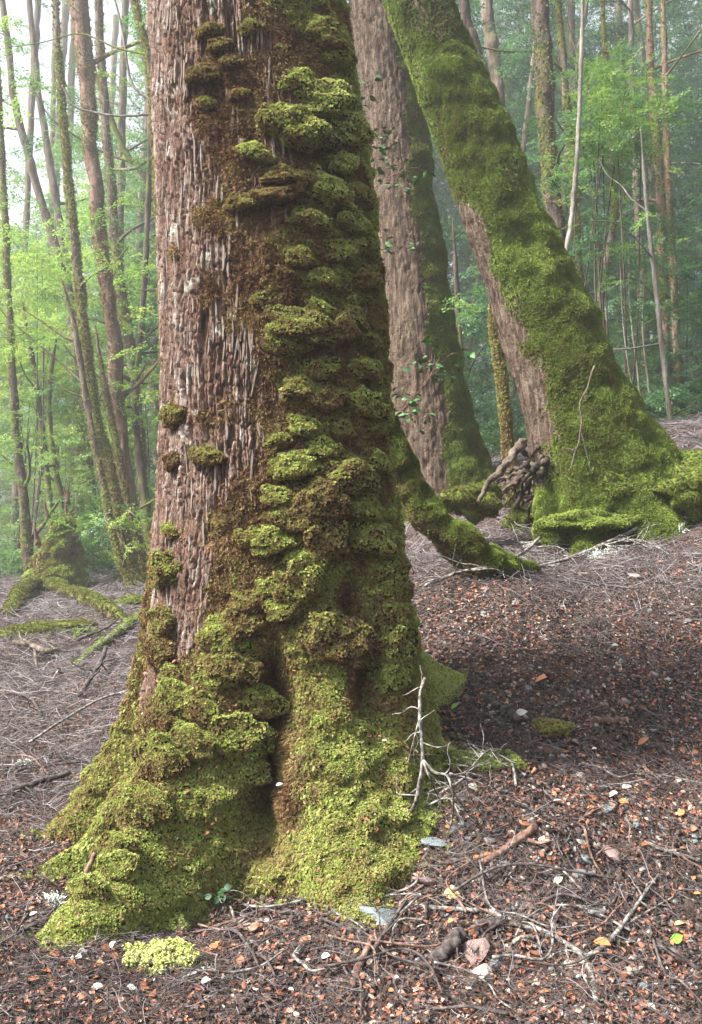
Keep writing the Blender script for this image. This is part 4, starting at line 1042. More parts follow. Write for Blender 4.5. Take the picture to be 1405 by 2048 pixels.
for i, (x0, y0, x1, y1, dd, lab) in enumerate([(1258, 480, 1275, 740, 10.5, 'wispy grey sapling stem right of the leaning tree, nearest it'), (1288, 560, 1296, 760, 11.0, 'wispy grey sapling stem right of the leaning tree, middle of three'), (1240, 520, 1268, 800, 9.8, 'wispy grey sapling stem right of the leaning tree, lowest of three')]):
    FT('sapling', lab, [(x0, y0), ((x0 + x1) / 2 - 6, (y0 + y1) / 2), (x1, y1)], dd, [2, 2.5, 3], M_PALEBARK, 0.0, [(x0, y0, 40, 60, 14)], 1, 0.42, 0.3, RG, up=False)

# understorey shrubs
def shrub(label, px, py, D, w, h, n, tint, size, group):
    x = (px - 702.5) / FPX * D; g = gz1(x, D); c = P(px, py, D)
    off = np.array([x, D, g]); root = thing('shrub', label, 'shrub', group, loc=tuple(off))
    for k in range(3):
        tip = c + rng.normal(size=3) * np.array([w, w, h]) * 0.35; q = catmull([off - np.array([0, 0, .1]), off * 0.6 + tip * 0.4 + rng.normal(size=3) * 0.1, tip], 14)
        v, f = tube(q, np.linspace(0.016, 0.005, 14), 5, cap=False); link('stem', mesh_np('stem', v - off, f, M_DARKBARK, attrs={'moss': np.full(len(v), 0.2)}), root)
    q = c + rng.normal(size=(n, 3)) * np.array([w, w, h]) * 0.5
    q[:, 2] = np.maximum(q[:, 2], gz(q[:, 0], q[:, 1]) + 0.05)
    spray_cloud('foliage', root, q, tint + 0.22 * fbm(q * 1.5, 2) + 0.1 * rng.normal(size=n), size, off)
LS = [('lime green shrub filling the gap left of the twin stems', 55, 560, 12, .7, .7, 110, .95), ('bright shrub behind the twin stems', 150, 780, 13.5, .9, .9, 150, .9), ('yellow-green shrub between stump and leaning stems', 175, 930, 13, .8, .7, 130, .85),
      ('pale green shrub right of the broken stump', 200, 1060, 12.4, .7, .45, 130, .65), ('shrub with blue-green leaves at the foot of the left trunks', 230, 1100, 11.8, .6, .35, 100, .45), ('shrub in the haze above the stump', 90, 880, 14.5, .9, .7, 130, .8),
      ('dark shrub tucked beside the big trunk on the left', 300, 1000, 12.6, .5, .7, 100, .5), ('blue-green shrub at mid height beside the big trunk', 290, 640, 12.8, .7, .7, 130, .45), ('shrub half hidden by the left trunk cluster', 260, 860, 14.5, .8, .9, 130, .7),
      ('lime shrub at the far left edge above the stump', 30, 740, 13, .7, .7, 110, .92)]
for lab, x, y, d, w, h, n, t in LS: shrub(lab, x, y, d + 2.2, w, h, int(n * 0.75), t, 0.40, 'shrubs in the left background')  # high tints paint in the sun shining through these leaves
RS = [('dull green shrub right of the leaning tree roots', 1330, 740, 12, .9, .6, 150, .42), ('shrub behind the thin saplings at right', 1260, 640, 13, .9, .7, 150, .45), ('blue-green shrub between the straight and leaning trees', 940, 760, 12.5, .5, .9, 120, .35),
      ('shrub seen through the gap above the fallen branch', 960, 640, 14, .6, .8, 120, .32), ('leafy green shrub at the right edge', 1365, 560, 12.5, .8, .8, 140, .5), ('shrub behind the dark thick trunk', 1190, 470, 13.5, .7, .8, 130, .4),
      ('fresh green sapling crown below the top right trunks', 1225, 175, 10.5, .42, .3, 70, .74), ('fresh green leaf fan hanging under the sapling crown', 1245, 260, 10.2, .42, .3, 60, .76), ('drooping green leaves beside the mossy stem', 1190, 330, 10.4, .35, .3, 44, .7),
      ('low shrub on the slope behind the leaning tree', 1300, 820, 11, .6, .3, 90, .4)]
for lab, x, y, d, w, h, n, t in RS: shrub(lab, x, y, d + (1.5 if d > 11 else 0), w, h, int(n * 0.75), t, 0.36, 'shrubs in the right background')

for i, (x, y, d, lab) in enumerate([(20, 1130, 14.5, 'low ferny shrub at the left edge of the clearing'), (165, 1120, 14.8, 'low pale shrub just right of the stump'), (320, 1110, 13.8, 'low shrub against the left flank of the big trunk'), (85, 1090, 16.5, 'dim low shrub behind the stump'), (250, 1120, 16.0, 'dim low shrub between the left trunks')]):
    shrub(lab, x, y, d, 1.0, 0.3, 120, 0.6, 0.34, 'shrubs in the left background')
for i, (x, y, d, lab) in enumerate([(1385, 800, 13.5, 'low shrub at the right edge above the bank'), (1240, 790, 13.0, 'low shrub behind the saplings on the bank'), (1000, 850, 11.5, 'low dark shrub between the two large trees')]):
    shrub(lab, x, y, d, 0.9, 0.35, 120, 0.4, 0.34, 'shrubs in the right background')

# dim trunks far off and the mass of leaves around them
for k in range(34):
    D = rng.uniform(18, 34); px = rng.uniform(-60, 1460)
    x = (px - 702.5) / FPX * D; g = gz1(x, D); pb = 1024 - (g - CAMZ) / D * FPX
    lean = rng.normal() * 70
    left = px < 500
    spot = 'at the left edge' if px < 120 else 'among the left trunks' if px < 330 else 'hidden mostly by the big trunk' if px < 760 else 'between the two big trees' if px < 960 else 'behind the leaning tree' if px < 1180 else 'among the right saplings' if px < 1330 else 'at the right edge'
    look = '%s %s trunk' % ('nearer' if D < 23 else 'faint' if D < 29 else 'barely visible', 'leaning' if abs(lean) > 60 else 'upright')
    forest_tree('distant_tree', 'far hazy %s %s' % (look, spot), [(px + lean, -30), (px + lean * 0.5 + rng.normal() * 12, pb * 0.4), (px, pb)], D, [rng.uniform(4, 9), rng.uniform(6, 10), rng.uniform(8, 13)], M_BGBARK, 0.1,
                [(px + lean * .6, pb * (0.62 if left else 0.35), 130, 180 if left else 220, 50)], 3, 0.75 if left else 0.38, 0.7, 'far trunks, %s %s' % (look, spot))  # left crowns get a lighter tint to stand for backlit leaves
def far_leaves(n, d0, d1, size):
    D = rng.uniform(d0, d1, n); px = rng.uniform(-260, 1660, n); 
    x = (px - 702.5) / FPX * D; g = gz(x, D, False); z = g + rng.random(n) ** 0.9 * 15; z = np.where(z > 18, g + rng.random(n) * np.maximum(17.5 - g, 1), z)
    py = 1024 - (z - CAMZ) / D * FPX
    keep = (py > -160)
    cover = fbm(np.stack([px / 170, py / 170, D / 9], 1), 3)
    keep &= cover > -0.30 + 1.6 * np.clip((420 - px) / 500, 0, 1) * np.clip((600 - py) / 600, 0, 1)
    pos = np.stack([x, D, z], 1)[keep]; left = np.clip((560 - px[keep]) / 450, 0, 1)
    t = 0.30 + 0.42 * left + 0.3 * fbm(pos * 0.5, 2) + 0.1 * rng.normal(size=len(pos))  # tint rises to the left: sunlight through leaves put into their colour
    return pos, t, size
for k, (n, a, b, s_) in enumerate([(9000, 17, 26, 0.6), (9000, 26, 38, 0.9), (9000, 38, 52, 1.3)]):
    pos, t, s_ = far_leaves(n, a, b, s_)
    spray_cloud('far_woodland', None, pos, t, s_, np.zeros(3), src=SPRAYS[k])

# unseen leaves added round the viewpoint to block horizon skylight, lower sunward
n_ = 2600; az_ = np.radians(rng.uniform(38, 322, n_)); rd_ = rng.uniform(9, 17, n_)
x_ = rd_ * np.sin(az_); y_ = rd_ * np.cos(az_); g_ = gz(x_, y_, False)
sunny = (np.degrees(az_) > 190)
z_ = g_ + rng.random(n_) * np.where(sunny, 4.0, 14.0); z_ = np.minimum(z_, 18)
kp = ~(sunny & (rng.random(n_) < 0.6))
pos = np.stack([x_, y_, z_], 1)[kp]
spray_cloud('unseen_skylight_blocker', None, pos, 0.4 + 0.15 * rng.normal(size=len(pos)), 1.5, np.zeros(3), src=SPRAYS[1])

# ------------------------------------------------------------------ leaf litter, twigs and gravel
def floor_points(n, d0, d1, power=1.0):
    u = rng.random(n); y = (d0 ** (2 - power * 1.0) + u * (d1 ** (2 - power) - d0 ** (2 - power))) ** (1 / (2 - power)) if power != 2 else d0 * (d1 / d0) ** u
    x = (rng.random(n) * 2 - 1) * (0.44 * y + 0.35)
    return x, y
def twiggy(x, y):
    """Where fine dead twigs lie thick: left of the trunk and on the bank behind it."""
    px = 702.5 + x / y * FPX
    a = sstep(420, 200, px) * sstep(2.9, 3.9, y)
    b = sstep(4.3, 5.2, y + 0.25 * noise(np.stack([x * 2, y * 2, 0 * x], 1)))
    return np.clip(np.maximum(a, b) + 0.5 * fbm(np.stack([x * 1.8, y * 1.8, 0 * x + 9], 1), 3), 0, 1)
def lay(name, n, d0, d1, power, src, size, tintf, tilt, dens, lift, aniso=None):
    x, y = floor_points(n, d0, d1, power)
    keep = rng.random(n) < dens(x, y); x, y = x[keep], y[keep]
    z = gz(x, y) + lift * rng.random(len(x)) ** 1.5
    nr = gnormal(x, y)
    s = size(len(x), y)
    scatter(name, np.stack([x, y, z], 1), rot_to_normal(nr, tilt=tilt), s, np.clip(tintf(x, y, len(x)), 0, 1), src)
litter_t = lambda x, y, n: 0.46 + 0.32 * rng.normal(size=n) + 0.45 * fbm(np.stack([x * 2.4, y * 2.4, 0 * x], 1), 3)
for k in range(3):
    lay('leaf_litter', 46000, 1.7, 8.5, 1.7, LEAFS[k], lambda n, y: (0.0135 + 0.0012 * y) * (0.55 + 0.8 * rng.random(n)), litter_t, 0.42, lambda x, y: 1 - 0.9 * twiggy(x, y), 0.012)
for k, nn in enumerate((15000, 14000, 13000, 11000)):
    lay('twig_litter', int(nn * 1.25), 1.7, 19, 1.75, TWIGS[k], lambda n, y: (0.035 + 0.02 * y) * (0.35 + 1.2 * rng.random(n) ** 1.7), lambda x, y, n: 0.34 + 0.27 * rng.normal(size=n) + 0.36 * twiggy(x, y), 0.22, lambda x, y: 0.24 + 0.5 * sstep(-0.1, 0.4, fbm(np.stack([x * 2.3, y * 2.3, 0 * x + 4], 1), 2)) + 0.87 * twiggy(x, y) ** 1.5, 0.03)
for k in range(4):
    lay('twig_litter', 13000, 1.7, 6.5, 1.8, TWIGS[k], lambda n, y: 0.02 + 0.075 * rng.random(n) ** 1.5, lambda x, y, n: 0.36 + 0.28 * rng.normal(size=n), 0.3, lambda x, y: 0.35 + 0.65 * sstep(-0.2, 0.3, fbm(np.stack([x * 2.3, y * 2.3, 0 * x + 4], 1), 2)), 0.02)
for k in range(3):
    lay('gravel', 3600, 1.7, 7, 1.7, GRAVEL[k], lambda n, y: 0.0045 + 0.008 * rng.random(n) ** 2.5, lambda x, y, n: 0.45 + 0.25 * rng.normal(size=n), 0.3, lambda x, y: np.clip(0.15 + 0.9 * sstep(-0.3, 0.6, x), 0, 1) * (1 - 0.6 * twiggy(x, y)), 0.006)
# litter heaped against the toes of the roots, and moss creeping out from them
def hero_gap(x, y, z):
    a = np.degrees(np.arctan2(x - np.interp(z, hz_t, hx_t), HD - y)); return np.hypot(x - np.interp(z, hz_t, hx_t), y - HD) - hero_r0(a, z)
x, y = rng.uniform(-1.3, 0.9, 60000), rng.uniform(2.2, 4.6, 60000); z = gz(x, y); gap = hero_gap(x, y, z)
kp = (gap > -0.06) & (gap < 0.16) & (rng.random(60000) < np.exp(-np.maximum(gap, 0) / 0.035) * 0.9) & (fbm(np.stack([x * 9, y * 9, z], 1), 2) > -0.12)
q = np.stack([x, y, z + 0.004], 1)[kp]
scatter('moss_creep', q, rot_to_normal(gnormal(q[:, 0], q[:, 1]), tilt=0.4), 0.011 * (0.6 + 0.8 * rng.random(len(q))), np.clip(0.68 + 0.3 * fbm(q * 8, 2) + 0.1 * rng.normal(size=len(q)), .3, 1), TUFT)
kp = (gap > -0.10) & (gap < 0.03) & (rng.random(60000) < 0.35)
q = np.stack([x, y, z + 0.012 + 0.25 * np.maximum(-gap, 0)], 1)[kp]
scatter('leaf_litter', q, rot_to_normal(gnormal(q[:, 0], q[:, 1]), tilt=0.5), 0.017 * (0.6 + 0.7 * rng.random(len(q))), np.clip(0.55 + 0.3 * rng.normal(size=len(q)), 0, 1), LEAFS[1])
# leaves fallen on the mossy roots
th = rng.uniform(-85, 95, 2600); zq = rng.uniform(0.0, 0.7, 2600) ; r_ = hero_r0(th, zq) + 0.022
q = np.stack([np.interp(zq, hz_t, hx_t) + r_ * np.sin(np.radians(th)), HD - r_ * np.cos(np.radians(th)), zq], 1)
kp = (rng.random(2600) < 0.35) & (fbm(q * 6, 2) > 0.0) & (q[:, 2] > gz(q[:, 0], q[:, 1]))
q = q[kp]; a_ = np.radians(th[kp])
scatter('leaf_litter', q, rot_to_normal(np.stack([np.sin(a_) * .5, -np.cos(a_) * .5, np.ones(len(q))], 1), tilt=0.4), 0.014 * (0.6 + 0.6 * rng.random(len(q))), np.clip(0.72 + 0.15 * rng.normal(size=len(q)), 0, 1), LEAFS[0])

# ------------------------------------------------------------------ sticks and fallen branches
def stick(name, label, pts, rad, mat, forks=(), twigs=0, tl=0.12, amp=0.35, cat='branch', lich=0, group=None):
    """A dead branch along world points; forks: (points, radius); twigs: small side shoots."""
    C = catmull(np.array(pts), max(24, 8 * len(pts)))
    off = C[len(C) // 2].copy(); n = len(C)
    root = thing(name, label, cat, group, loc=tuple(float(v) for v in off))
    r = np.linspace(rad[0], rad[1], n)
    C = C + 0.25 * r.mean() * np.stack([noise(C * 22), noise(C * 22 + 30), noise(C * 22 + 60)], 1) * 2
    V, F = tube(C, r, 9, amp, 60, seed=len(label))
    link('limb', mesh_np('limb', V - off, F, mat), root)
    for fp, fr in forks:
        c = catmull(np.array(fp), 22); v, f = tube(c, np.linspace(fr, fr * 0.4, 22), 7, amp, 60)
        link('fork', mesh_np('fork', v - off, f, mat), root)
        for k in range(twigs // 3):
            w = wander(c[int(rng.integers(4, 22))], rng.normal(size=3) * np.array([1, .6, .6]), tl * rng.uniform(.5, 1.2)); v, f = tube(catmull(w, 10), np.linspace(fr * .4, fr * .15, 10), 4, cap=False)
            link('twig', mesh_np('twig', v - off, f, mat), root)
    for k in range(twigs):
        i = int(rng.integers(2, n - 1)); d = rng.normal(size=3) * np.array([1, 0.7, 0.5]); d[2] = abs(d[2]) * 0.6
        w = wander(C[i], d / np.linalg.norm(d), tl * rng.uniform(.4, 1.3)); v, f = tube(catmull(w, 10), np.linspace(r[i] * .45, r[i] * .18, 10), 4, cap=False)
        link('twig', mesh_np('twig', v - off, f, mat), root)
    return root
G = gl
stick('fallen_branch', 'white lichen-spotted branch lying across the bottom right corner', [G(800, 1812, 0.0052), G(870, 1824, 0.0070), G(930, 1832, 0.0087), G(985, 1836, 0.0105), G(1022, 1856, 0.0105), G(1080, 1870, 0.0087), G(1125, 1890, 0.0070), G(1165, 1918, 0.0070), G(1185, 1962, 0.0070), G(1192, 2010, 0.0070)], (0.0055, 0.0072), M_LICHENWOOD,
      [([G(1172, 1925, 0.0070), G(1215, 1898, 0.0105), G(1255, 1850, 0.0140), G(1290, 1800, 0.0140), G(1318, 1760, 0.0105)], 0.008), ([G(1240, 1868, 0.0105), G(1300, 1830, 0.0105), G(1390, 1775, 0.0070)], 0.005), ([G(1020, 1855, 0.0105), G(1065, 1870, 0.0175), G(1085, 1915, 0.0070)], 0.004)], 9, 0.14)
stick('fallen_stick', 'short stout brown stick on the leaf litter right of centre', [G(960, 1738, .008), G(1000, 1716, .014), G(1040, 1692, .016), G(1072, 1668, .016)], (0.010, 0.013), M_BROWNWOOD, [([G(1050, 1688, .012), G(1080, 1700, .015), G(1105, 1692, .012)], 0.006)], 0)
stick('fallen_stick', 'dark grey stick poking in from the left edge to the root', [G(-20, 1602, .02), G(36, 1592, .025), G(85, 1578, .03), G(140, 1566, .04)], (0.013, 0.011), M_DARKWOOD, [], 3)
stick('fallen_stick', 'thin grey stick entering at the lower left edge', [G(-10, 1905, .01), G(40, 1876, .015), G(85, 1858, .02), G(140, 1850, .02)], (0.007, 0.006), M_DARKWOOD, [([G(85, 1858, .02), G(120, 1830, .03)], 0.004)], 3)
stick('fallen_stick', 'pale peeled stick standing out at the bottom edge centre', [G(705, 1985, .01), G(722, 1940, .015), G(745, 1893, .02)], (0.010, 0.008), M_BROWNWOOD, [], 0)
stick('fallen_stick', 'slim dark twig rising from the bottom centre', [G(748, 1915, .02), G(790, 1860, .03), G(815, 1815, .02)], (0.006, 0.004), M_DARKWOOD, [], 3)
stick('fallen_stick', 'thin bowed grey twig across the litter above the lichen branch', [G(905, 1800, .02), G(975, 1775, .035), G(1050, 1762, .04), G(1140, 1765, .03), G(1230, 1775, .02)], (0.004, 0.003), M_DARKWOOD, [], 6)
stick('fallen_stick', 'lichen-grey twig at the right edge of the litter', [G(1290, 1695, .01), G(1330, 1712, .015), G(1400, 1730, .01)], (0.006, 0.006), M_LICHENWOOD, [], 3)
stick('fallen_stick', 'straight grey twig near the lower right corner', [G(1300, 1880, .01), G(1340, 1915, .015), G(1400, 1950, .01)], (0.005, 0.005), M_DARKWOOD, [], 2)
stick('fallen_stick', 'small pale yellow stick below the lichen branch', [G(1028, 1898, .012), G(1045, 1892, .016), G(1068, 1890, .012)], (0.006, 0.005), M_PALEBARK, [], 0)
stick('rotten_log', 'charred rotten wood piece near the bottom edge right of centre', [G(870, 1935, .01), G(905, 1905, .02), G(925, 1885, .02)], (0.020, 0.016), M_DARKWOOD, [], 0, amp=0.8, cat='wood')
stick('rotten_log', 'dark stub of wood on the slope right of the trunk', [G(965, 1402, .01), G(985, 1414, .015), G(1000, 1424, .01)], (0.020, 0.018), M_DARKWOOD, [], 0, amp=0.7, cat='wood')
stick('rotten_log', 'black rotten stub just below the dark stub on the slope', [G(1008, 1428, .01), G(1025, 1446, .015), G(1038, 1456, .01)], (0.022, 0.018), M_DARKWOOD, [], 0, amp=0.8, cat='wood')
stick('bark_slab', 'reddish slab of bark lying on the right slope', [G(1180, 1446, .008), G(1220, 1450, .012), G(1255, 1444, .008)], (0.014, 0.010), M_BROWNWOOD, [], 0, amp=0.6, cat='bark')
stick('rotten_log', 'dark flat wood chunk under the lichen branch', [G(955, 1862, .005), G(990, 1858, .01), G(1015, 1852, .01)], (0.018, 0.016), M_DARKWOOD, [], 0, amp=0.6, cat='wood')
stick('bark_slab', 'narrow brown bark strip leaning on the left root', [P(172, 1752, 2.68), P(182, 1725, 2.69), P(192, 1700, 2.72)], (0.008, 0.006), M_BROWNWOOD, [], 0, amp=0.3, cat='bark')
stick('dead_branch', 'bare whitish dead branch propped against the right root moss', [P(851, 1356, 2.86), P(840, 1395, 2.83), P(842, 1460, 2.80), P(846, 1520, 2.77), P(838, 1575, 2.78), P(830, 1610, 2.80), G(800, 1665, .01)], (0.0048, 0.0062), M_LICHENWOOD,
      [([P(846, 1520, 2.77), P(870, 1545, 2.75), P(895, 1552, 2.74), P(908, 1585, 2.74), G(935, 1640, .02)], 0.0055), ([P(895, 1552, 2.74), P(930, 1545, 2.78), P(965, 1510, 2.88)], 0.004), ([P(846, 1520, 2.77), P(862, 1560, 2.74), G(880, 1625, .03)], 0.004), ([P(838, 1440, 2.80), P(828, 1480, 2.78), P(815, 1530, 2.78)], 0.0025),
       ([P(930, 1545, 2.78), P(940, 1590, 2.78), G(960, 1640, .02)], 0.003), ([P(908, 1585, 2.74), G(905, 1660, .03), G(890, 1700, .01)], 0.0035), ([P(838, 1575, 2.78), G(790, 1640, .04), G(720, 1700, .01)], 0.003)], 7, 0.11)
stick('dead_branch', 'pale bare branch sticking up from the twiggy bank at right', [G(1050, 1105, .03), G(1130, 1085, .06), G(1200, 1062, .10), G(1262, 1036, .14), G(1318, 1012, .18)], (0.016, 0.011), M_LICHENWOOD, [([G(1200, 1062, .10), G(1260, 1062, .08), G(1370, 1035, .10)], 0.012), ([G(1130, 1085, .06), G(1230, 1040, .12), G(1238, 1015, .16)], 0.008)], 12, 0.3)
stick('dead_branch', 'lichened branch trailing along the right edge of the bank', [G(1060, 1150, .03), G(1140, 1135, .05), G(1230, 1100, .06), G(1300, 1070, .07), G(1400, 1050, .06)], (0.010, 0.014), M_LICHENWOOD, [([G(1230, 1100, .06), G(1290, 1100, .05), G(1340, 1120, .03)], 0.008)], 14, 0.28)
stick('dead_branch', 'grey twiggy branch lying over the end of the fallen mossy branch', [G(850, 1180, .02), G(920, 1165, .05), G(990, 1160, .07), G(1050, 1140, .10), G(1080, 1115, .12)], (0.008, 0.010), M_LICHENWOOD, [([G(930, 1130, .12), G(990, 1140, .1), G(1010, 1170, .03)], 0.005)], 14, 0.26)
stick('fallen_stick', 'dark crooked stick among the grey twigs left of the trunk', [G(160, 1402, .03), G(182, 1374, .05), G(205, 1345, .08), G(212, 1325, .09)], (0.014, 0.012), M_DARKWOOD, [], 4, 0.2)
stick('fallen_stick', 'thin black stick on the left ground near the moss patches', [G(155, 1292, .04), G(190, 1280, .05), G(220, 1268, .06), G(238, 1255, .08)], (0.010, 0.007), M_DARKWOOD, [], 3, 0.2)
stick('fallen_stick', 'mossy pale broken stick at the left edge', [G(30, 1300, .05), G(62, 1308, .06), G(90, 1320, .06), G(118, 1316, .05)], (0.022, 0.018), M_BGBARK, [([G(70, 1318, .05), G(75, 1345, .0)], 0.012)], 2, 0.2, cat='branch')
stick('fallen_stick', 'dark twig slanting at the left edge mid ground', [G(20, 1395, .03), G(60, 1412, .04), G(85, 1440, .02)], (0.009, 0.006), M_DARKWOOD, [], 3, 0.2)
stick('fallen_stick', 'long thin grey stick crossing the left twig carpet', [G(60, 1500, .03), G(130, 1460, .05), G(200, 1420, .05), G(270, 1390, .03)], (0.007, 0.006), M_LICHENWOOD, [], 6, 0.2)
stick('twig_tangle', 'tangle of fine white twigs at the foot of the dead branch', [G(880, 1625, .05), G(930, 1600, .07), G(975, 1560, .09), G(1010, 1545, .04)], (0.004, 0.003), M_LICHENWOOD, [([G(900, 1600, .08), G(950, 1610, .07), G(1000, 1600, .02)], 0.003), ([G(850, 1650, .05), G(900, 1640, .06), G(930, 1680, .02)], 0.003), ([G(780, 1680, .03), G(850, 1650, .05), G(910, 1620, .05)], 0.003)], 26, 0.12, cat='twigs')
# dark roots knotted under the left flank of the leaning tree
for k in range(13):
    a = P(rng.uniform(1045, 1110), rng.uniform(880, 960), 6.2 + rng.uniform(-.1, .15)); b = on_ground(rng.uniform(925, 1070), rng.uniform(985, 1065)); b[2] -= 0.03
    m = (a + b) / 2 + np.array([rng.normal() * .08, rng.normal() * .06, rng.uniform(-.05, .12)])
    C = catmull([a, a * .6 + m * .4 + rng.normal(size=3) * .04, m, m * .4 + b * .6 + rng.normal(size=3) * .05, b], 34); C = C + 0.03 * np.stack([noise(C * 11), noise(C * 11 + 5), noise(C * 11 + 9)], 1)
    r0 = rng.uniform(0.008, 0.026); V, F = tube(C, np.linspace(r0, r0 * .5, 34), 8, 0.8, 30)
    link('root', mesh_np('root', V - np.array(t3.location), F, M_DARKBARK, attrs={'moss': np.full(len(V), rng.uniform(0, .45))}), t3)
for pts, r0 in (([(1185, 730), (1165, 800), (1160, 860), (1145, 920), (1130, 960)], .010), ([(1160, 860), (1172, 910), (1180, 950)], .007), ([(1150, 905), (1130, 900), (1110, 930)], .005)):
    C = catmull([P(x, y, 5.82 + 0.0012 * (950 - y) * .6) for x, y in pts], 20); C = C + 0.05 * np.stack([noise(C * 7), 0 * C[:, 0], noise(C * 7 + 9)], 1); r0 *= .7; V, F = tube(C, np.linspace(r0, r0 * .4, 20), 6, 0.4, 30)
    link('twig', mesh_np('twig', V - np.array(t3.location), F, M_BGBARK, attrs={'moss': np.full(len(V), .2)}), t3)

# ------------------------------------------------------------------ stones
STONES = [mesh_np('stone', *pebble_geo(100 + k, 3, 0.62), M_STONE, smooth=False) for k in range(8)]
def stone(label, px, py, w, group=None, k=None, mat=None, flat=1.0):
    c = on_ground(px, py); r = w * c[1] / FPX * 0.5
    me = STONES[int(rng.integers(0, 8)) if k is None else k]
    if mat: me = me.copy(); me.materials.clear(); me.materials.append(mat)
    o = link('stone', me, None, (float(c[0]), float(c[1]), float(c[2] + r * 0.06)), label, 'stone', group)
    o.scale = (r * 1.15, r * 1.15, r * 1.1 * flat); o.rotation_euler = (rng.normal() * .25, rng.normal() * .25, rng.uniform(0, 6.28))
M_PALESTONE = simple_mat('pale_stone', [(0.35, (0.25, 0.17, 0.12)), (0.5, (0.36, 0.31, 0.27)), (0.7, (0.50, 0.47, 0.44))], 30, rough=0.6, spec=0.3)
M_REDSTONE = simple_mat('red_stone', [(0.3, (0.08, 0.05, 0.05)), (0.5, (0.19, 0.13, 0.125)), (0.72, (0.34, 0.29, 0.29))], 25, rough=0.6, spec=0.3)
M_BLUESTONE = simple_mat('blue_stone', [(0.3, (0.06, 0.075, 0.085)), (0.5, (0.14, 0.17, 0.185)), (0.72, (0.28, 0.32, 0.33))], 25, rough=0.55, spec=0.4)
for lab, x, y, w, m, fl in [('pale cream stone cut by the bottom edge right of centre', 968, 1962, 52, M_PALESTONE, 1.3), ('grey pebble beside the pale cream stone at the bottom edge', 930, 1968, 30, M_STONE, 1), ('large dark greenish flat stone left of the lichen branch', 765, 1838, 92, M_BLUESTONE, .7),
        ('rounded pale stone at the end of the stout brown stick', 1092, 1682, 36, M_PALESTONE, .8), ('oval light stone above the centre of the right litter', 1086, 1535, 22, M_PALESTONE, 1), ('pale pointed pebble in the middle of the right litter', 1160, 1558, 26, M_PALESTONE, 1.1),
        ('speckled grey stone below the stout brown stick', 1155, 1756, 38, M_STONE, .9), ('reddish square stone right of the stout brown stick', 1228, 1714, 52, M_REDSTONE, .7), ('small blue-grey stone beside the reddish square stone', 1174, 1720, 34, M_BLUESTONE, .7),
        ('broken maroon stone under the lichen branch', 945, 1908, 70, M_REDSTONE, .8), ('white quartz-like stone by the yellow leaf', 905, 1778, 30, M_PALESTONE, .8), ('grey stone under the lower lichen branch fork', 995, 1932, 40, M_BLUESTONE, .8), ('large flat pale grey stone in the bottom right litter', 1190, 1830, 50, M_STONE, .6),
        ('grey stone right of the maroon stone', 980, 1690, 28, M_STONE, .9), ('round bluish stone below the dead branch tangle', 928, 1655, 24, M_BLUESTONE, .9), ('long pale stone on the upper right litter', 1205, 1622, 42, M_BLUESTONE, .5), ('dark blue stone at the right of the litter', 1268, 1655, 24, M_BLUESTONE, .8),
        ('light grey stone near the right edge of the litter', 1330, 1660, 26, M_STONE, .8), ('small round bluish stone near the dark stub', 1055, 1380, 22, M_BLUESTONE, .7), ('pale chip lying below the black rotten stub', 1045, 1432, 24, M_PALESTONE, .6), ('grey stone half sunk near the right edge of the bank', 1270, 1155, 34, M_STONE, .7),
        ('greenish stone between the lichen branch and the corner', 1150, 1945, 46, M_PALESTONE, .5), ('small cream stone above the bottom right corner', 1262, 1942, 30, M_PALESTONE, .8), ('grey stone left of the pale peeled stick', 715, 1950, 40, M_BLUESTONE, .8), ('mossy grey stone under the dead branch twigs', 870, 1690, 56, M_BLUESTONE, .8),
        ('white stone showing through the left front root moss', 225, 1868, 36, M_PALESTONE, .6), ('stone with reddish crust at bottom left of the lichen branch', 850, 1770, 46, M_REDSTONE, .7)]:
    stone(lab, x, y, w, None, None, m, fl)
for k in range(110):
    px = rng.uniform(860, 1400); py = rng.uniform(1330, 2000) if rng.random() < .85 else rng.uniform(1180, 1330)
    cn = ['speckled grey', 'bluish', 'pale grey', 'reddish'][k % 4]; where = 'lower right corner litter' if py > 1800 else ('litter below the dead branch' if px < 1080 else ('middle of the right litter' if py > 1560 else 'upper right slope'))
    stone('small %s stone in the %s' % (cn, where), px, py, rng.uniform(10, 24), 'small %s stones, %s' % (cn, where), None, [M_STONE, M_BLUESTONE, M_STONE, M_REDSTONE][k % 4], 0.8)
for k in range(14):
    stone('small grey stone in the litter along the bottom left', rng.uniform(420, 820), rng.uniform(1850, 2010), rng.uniform(10, 22), 'small stones along the bottom left')

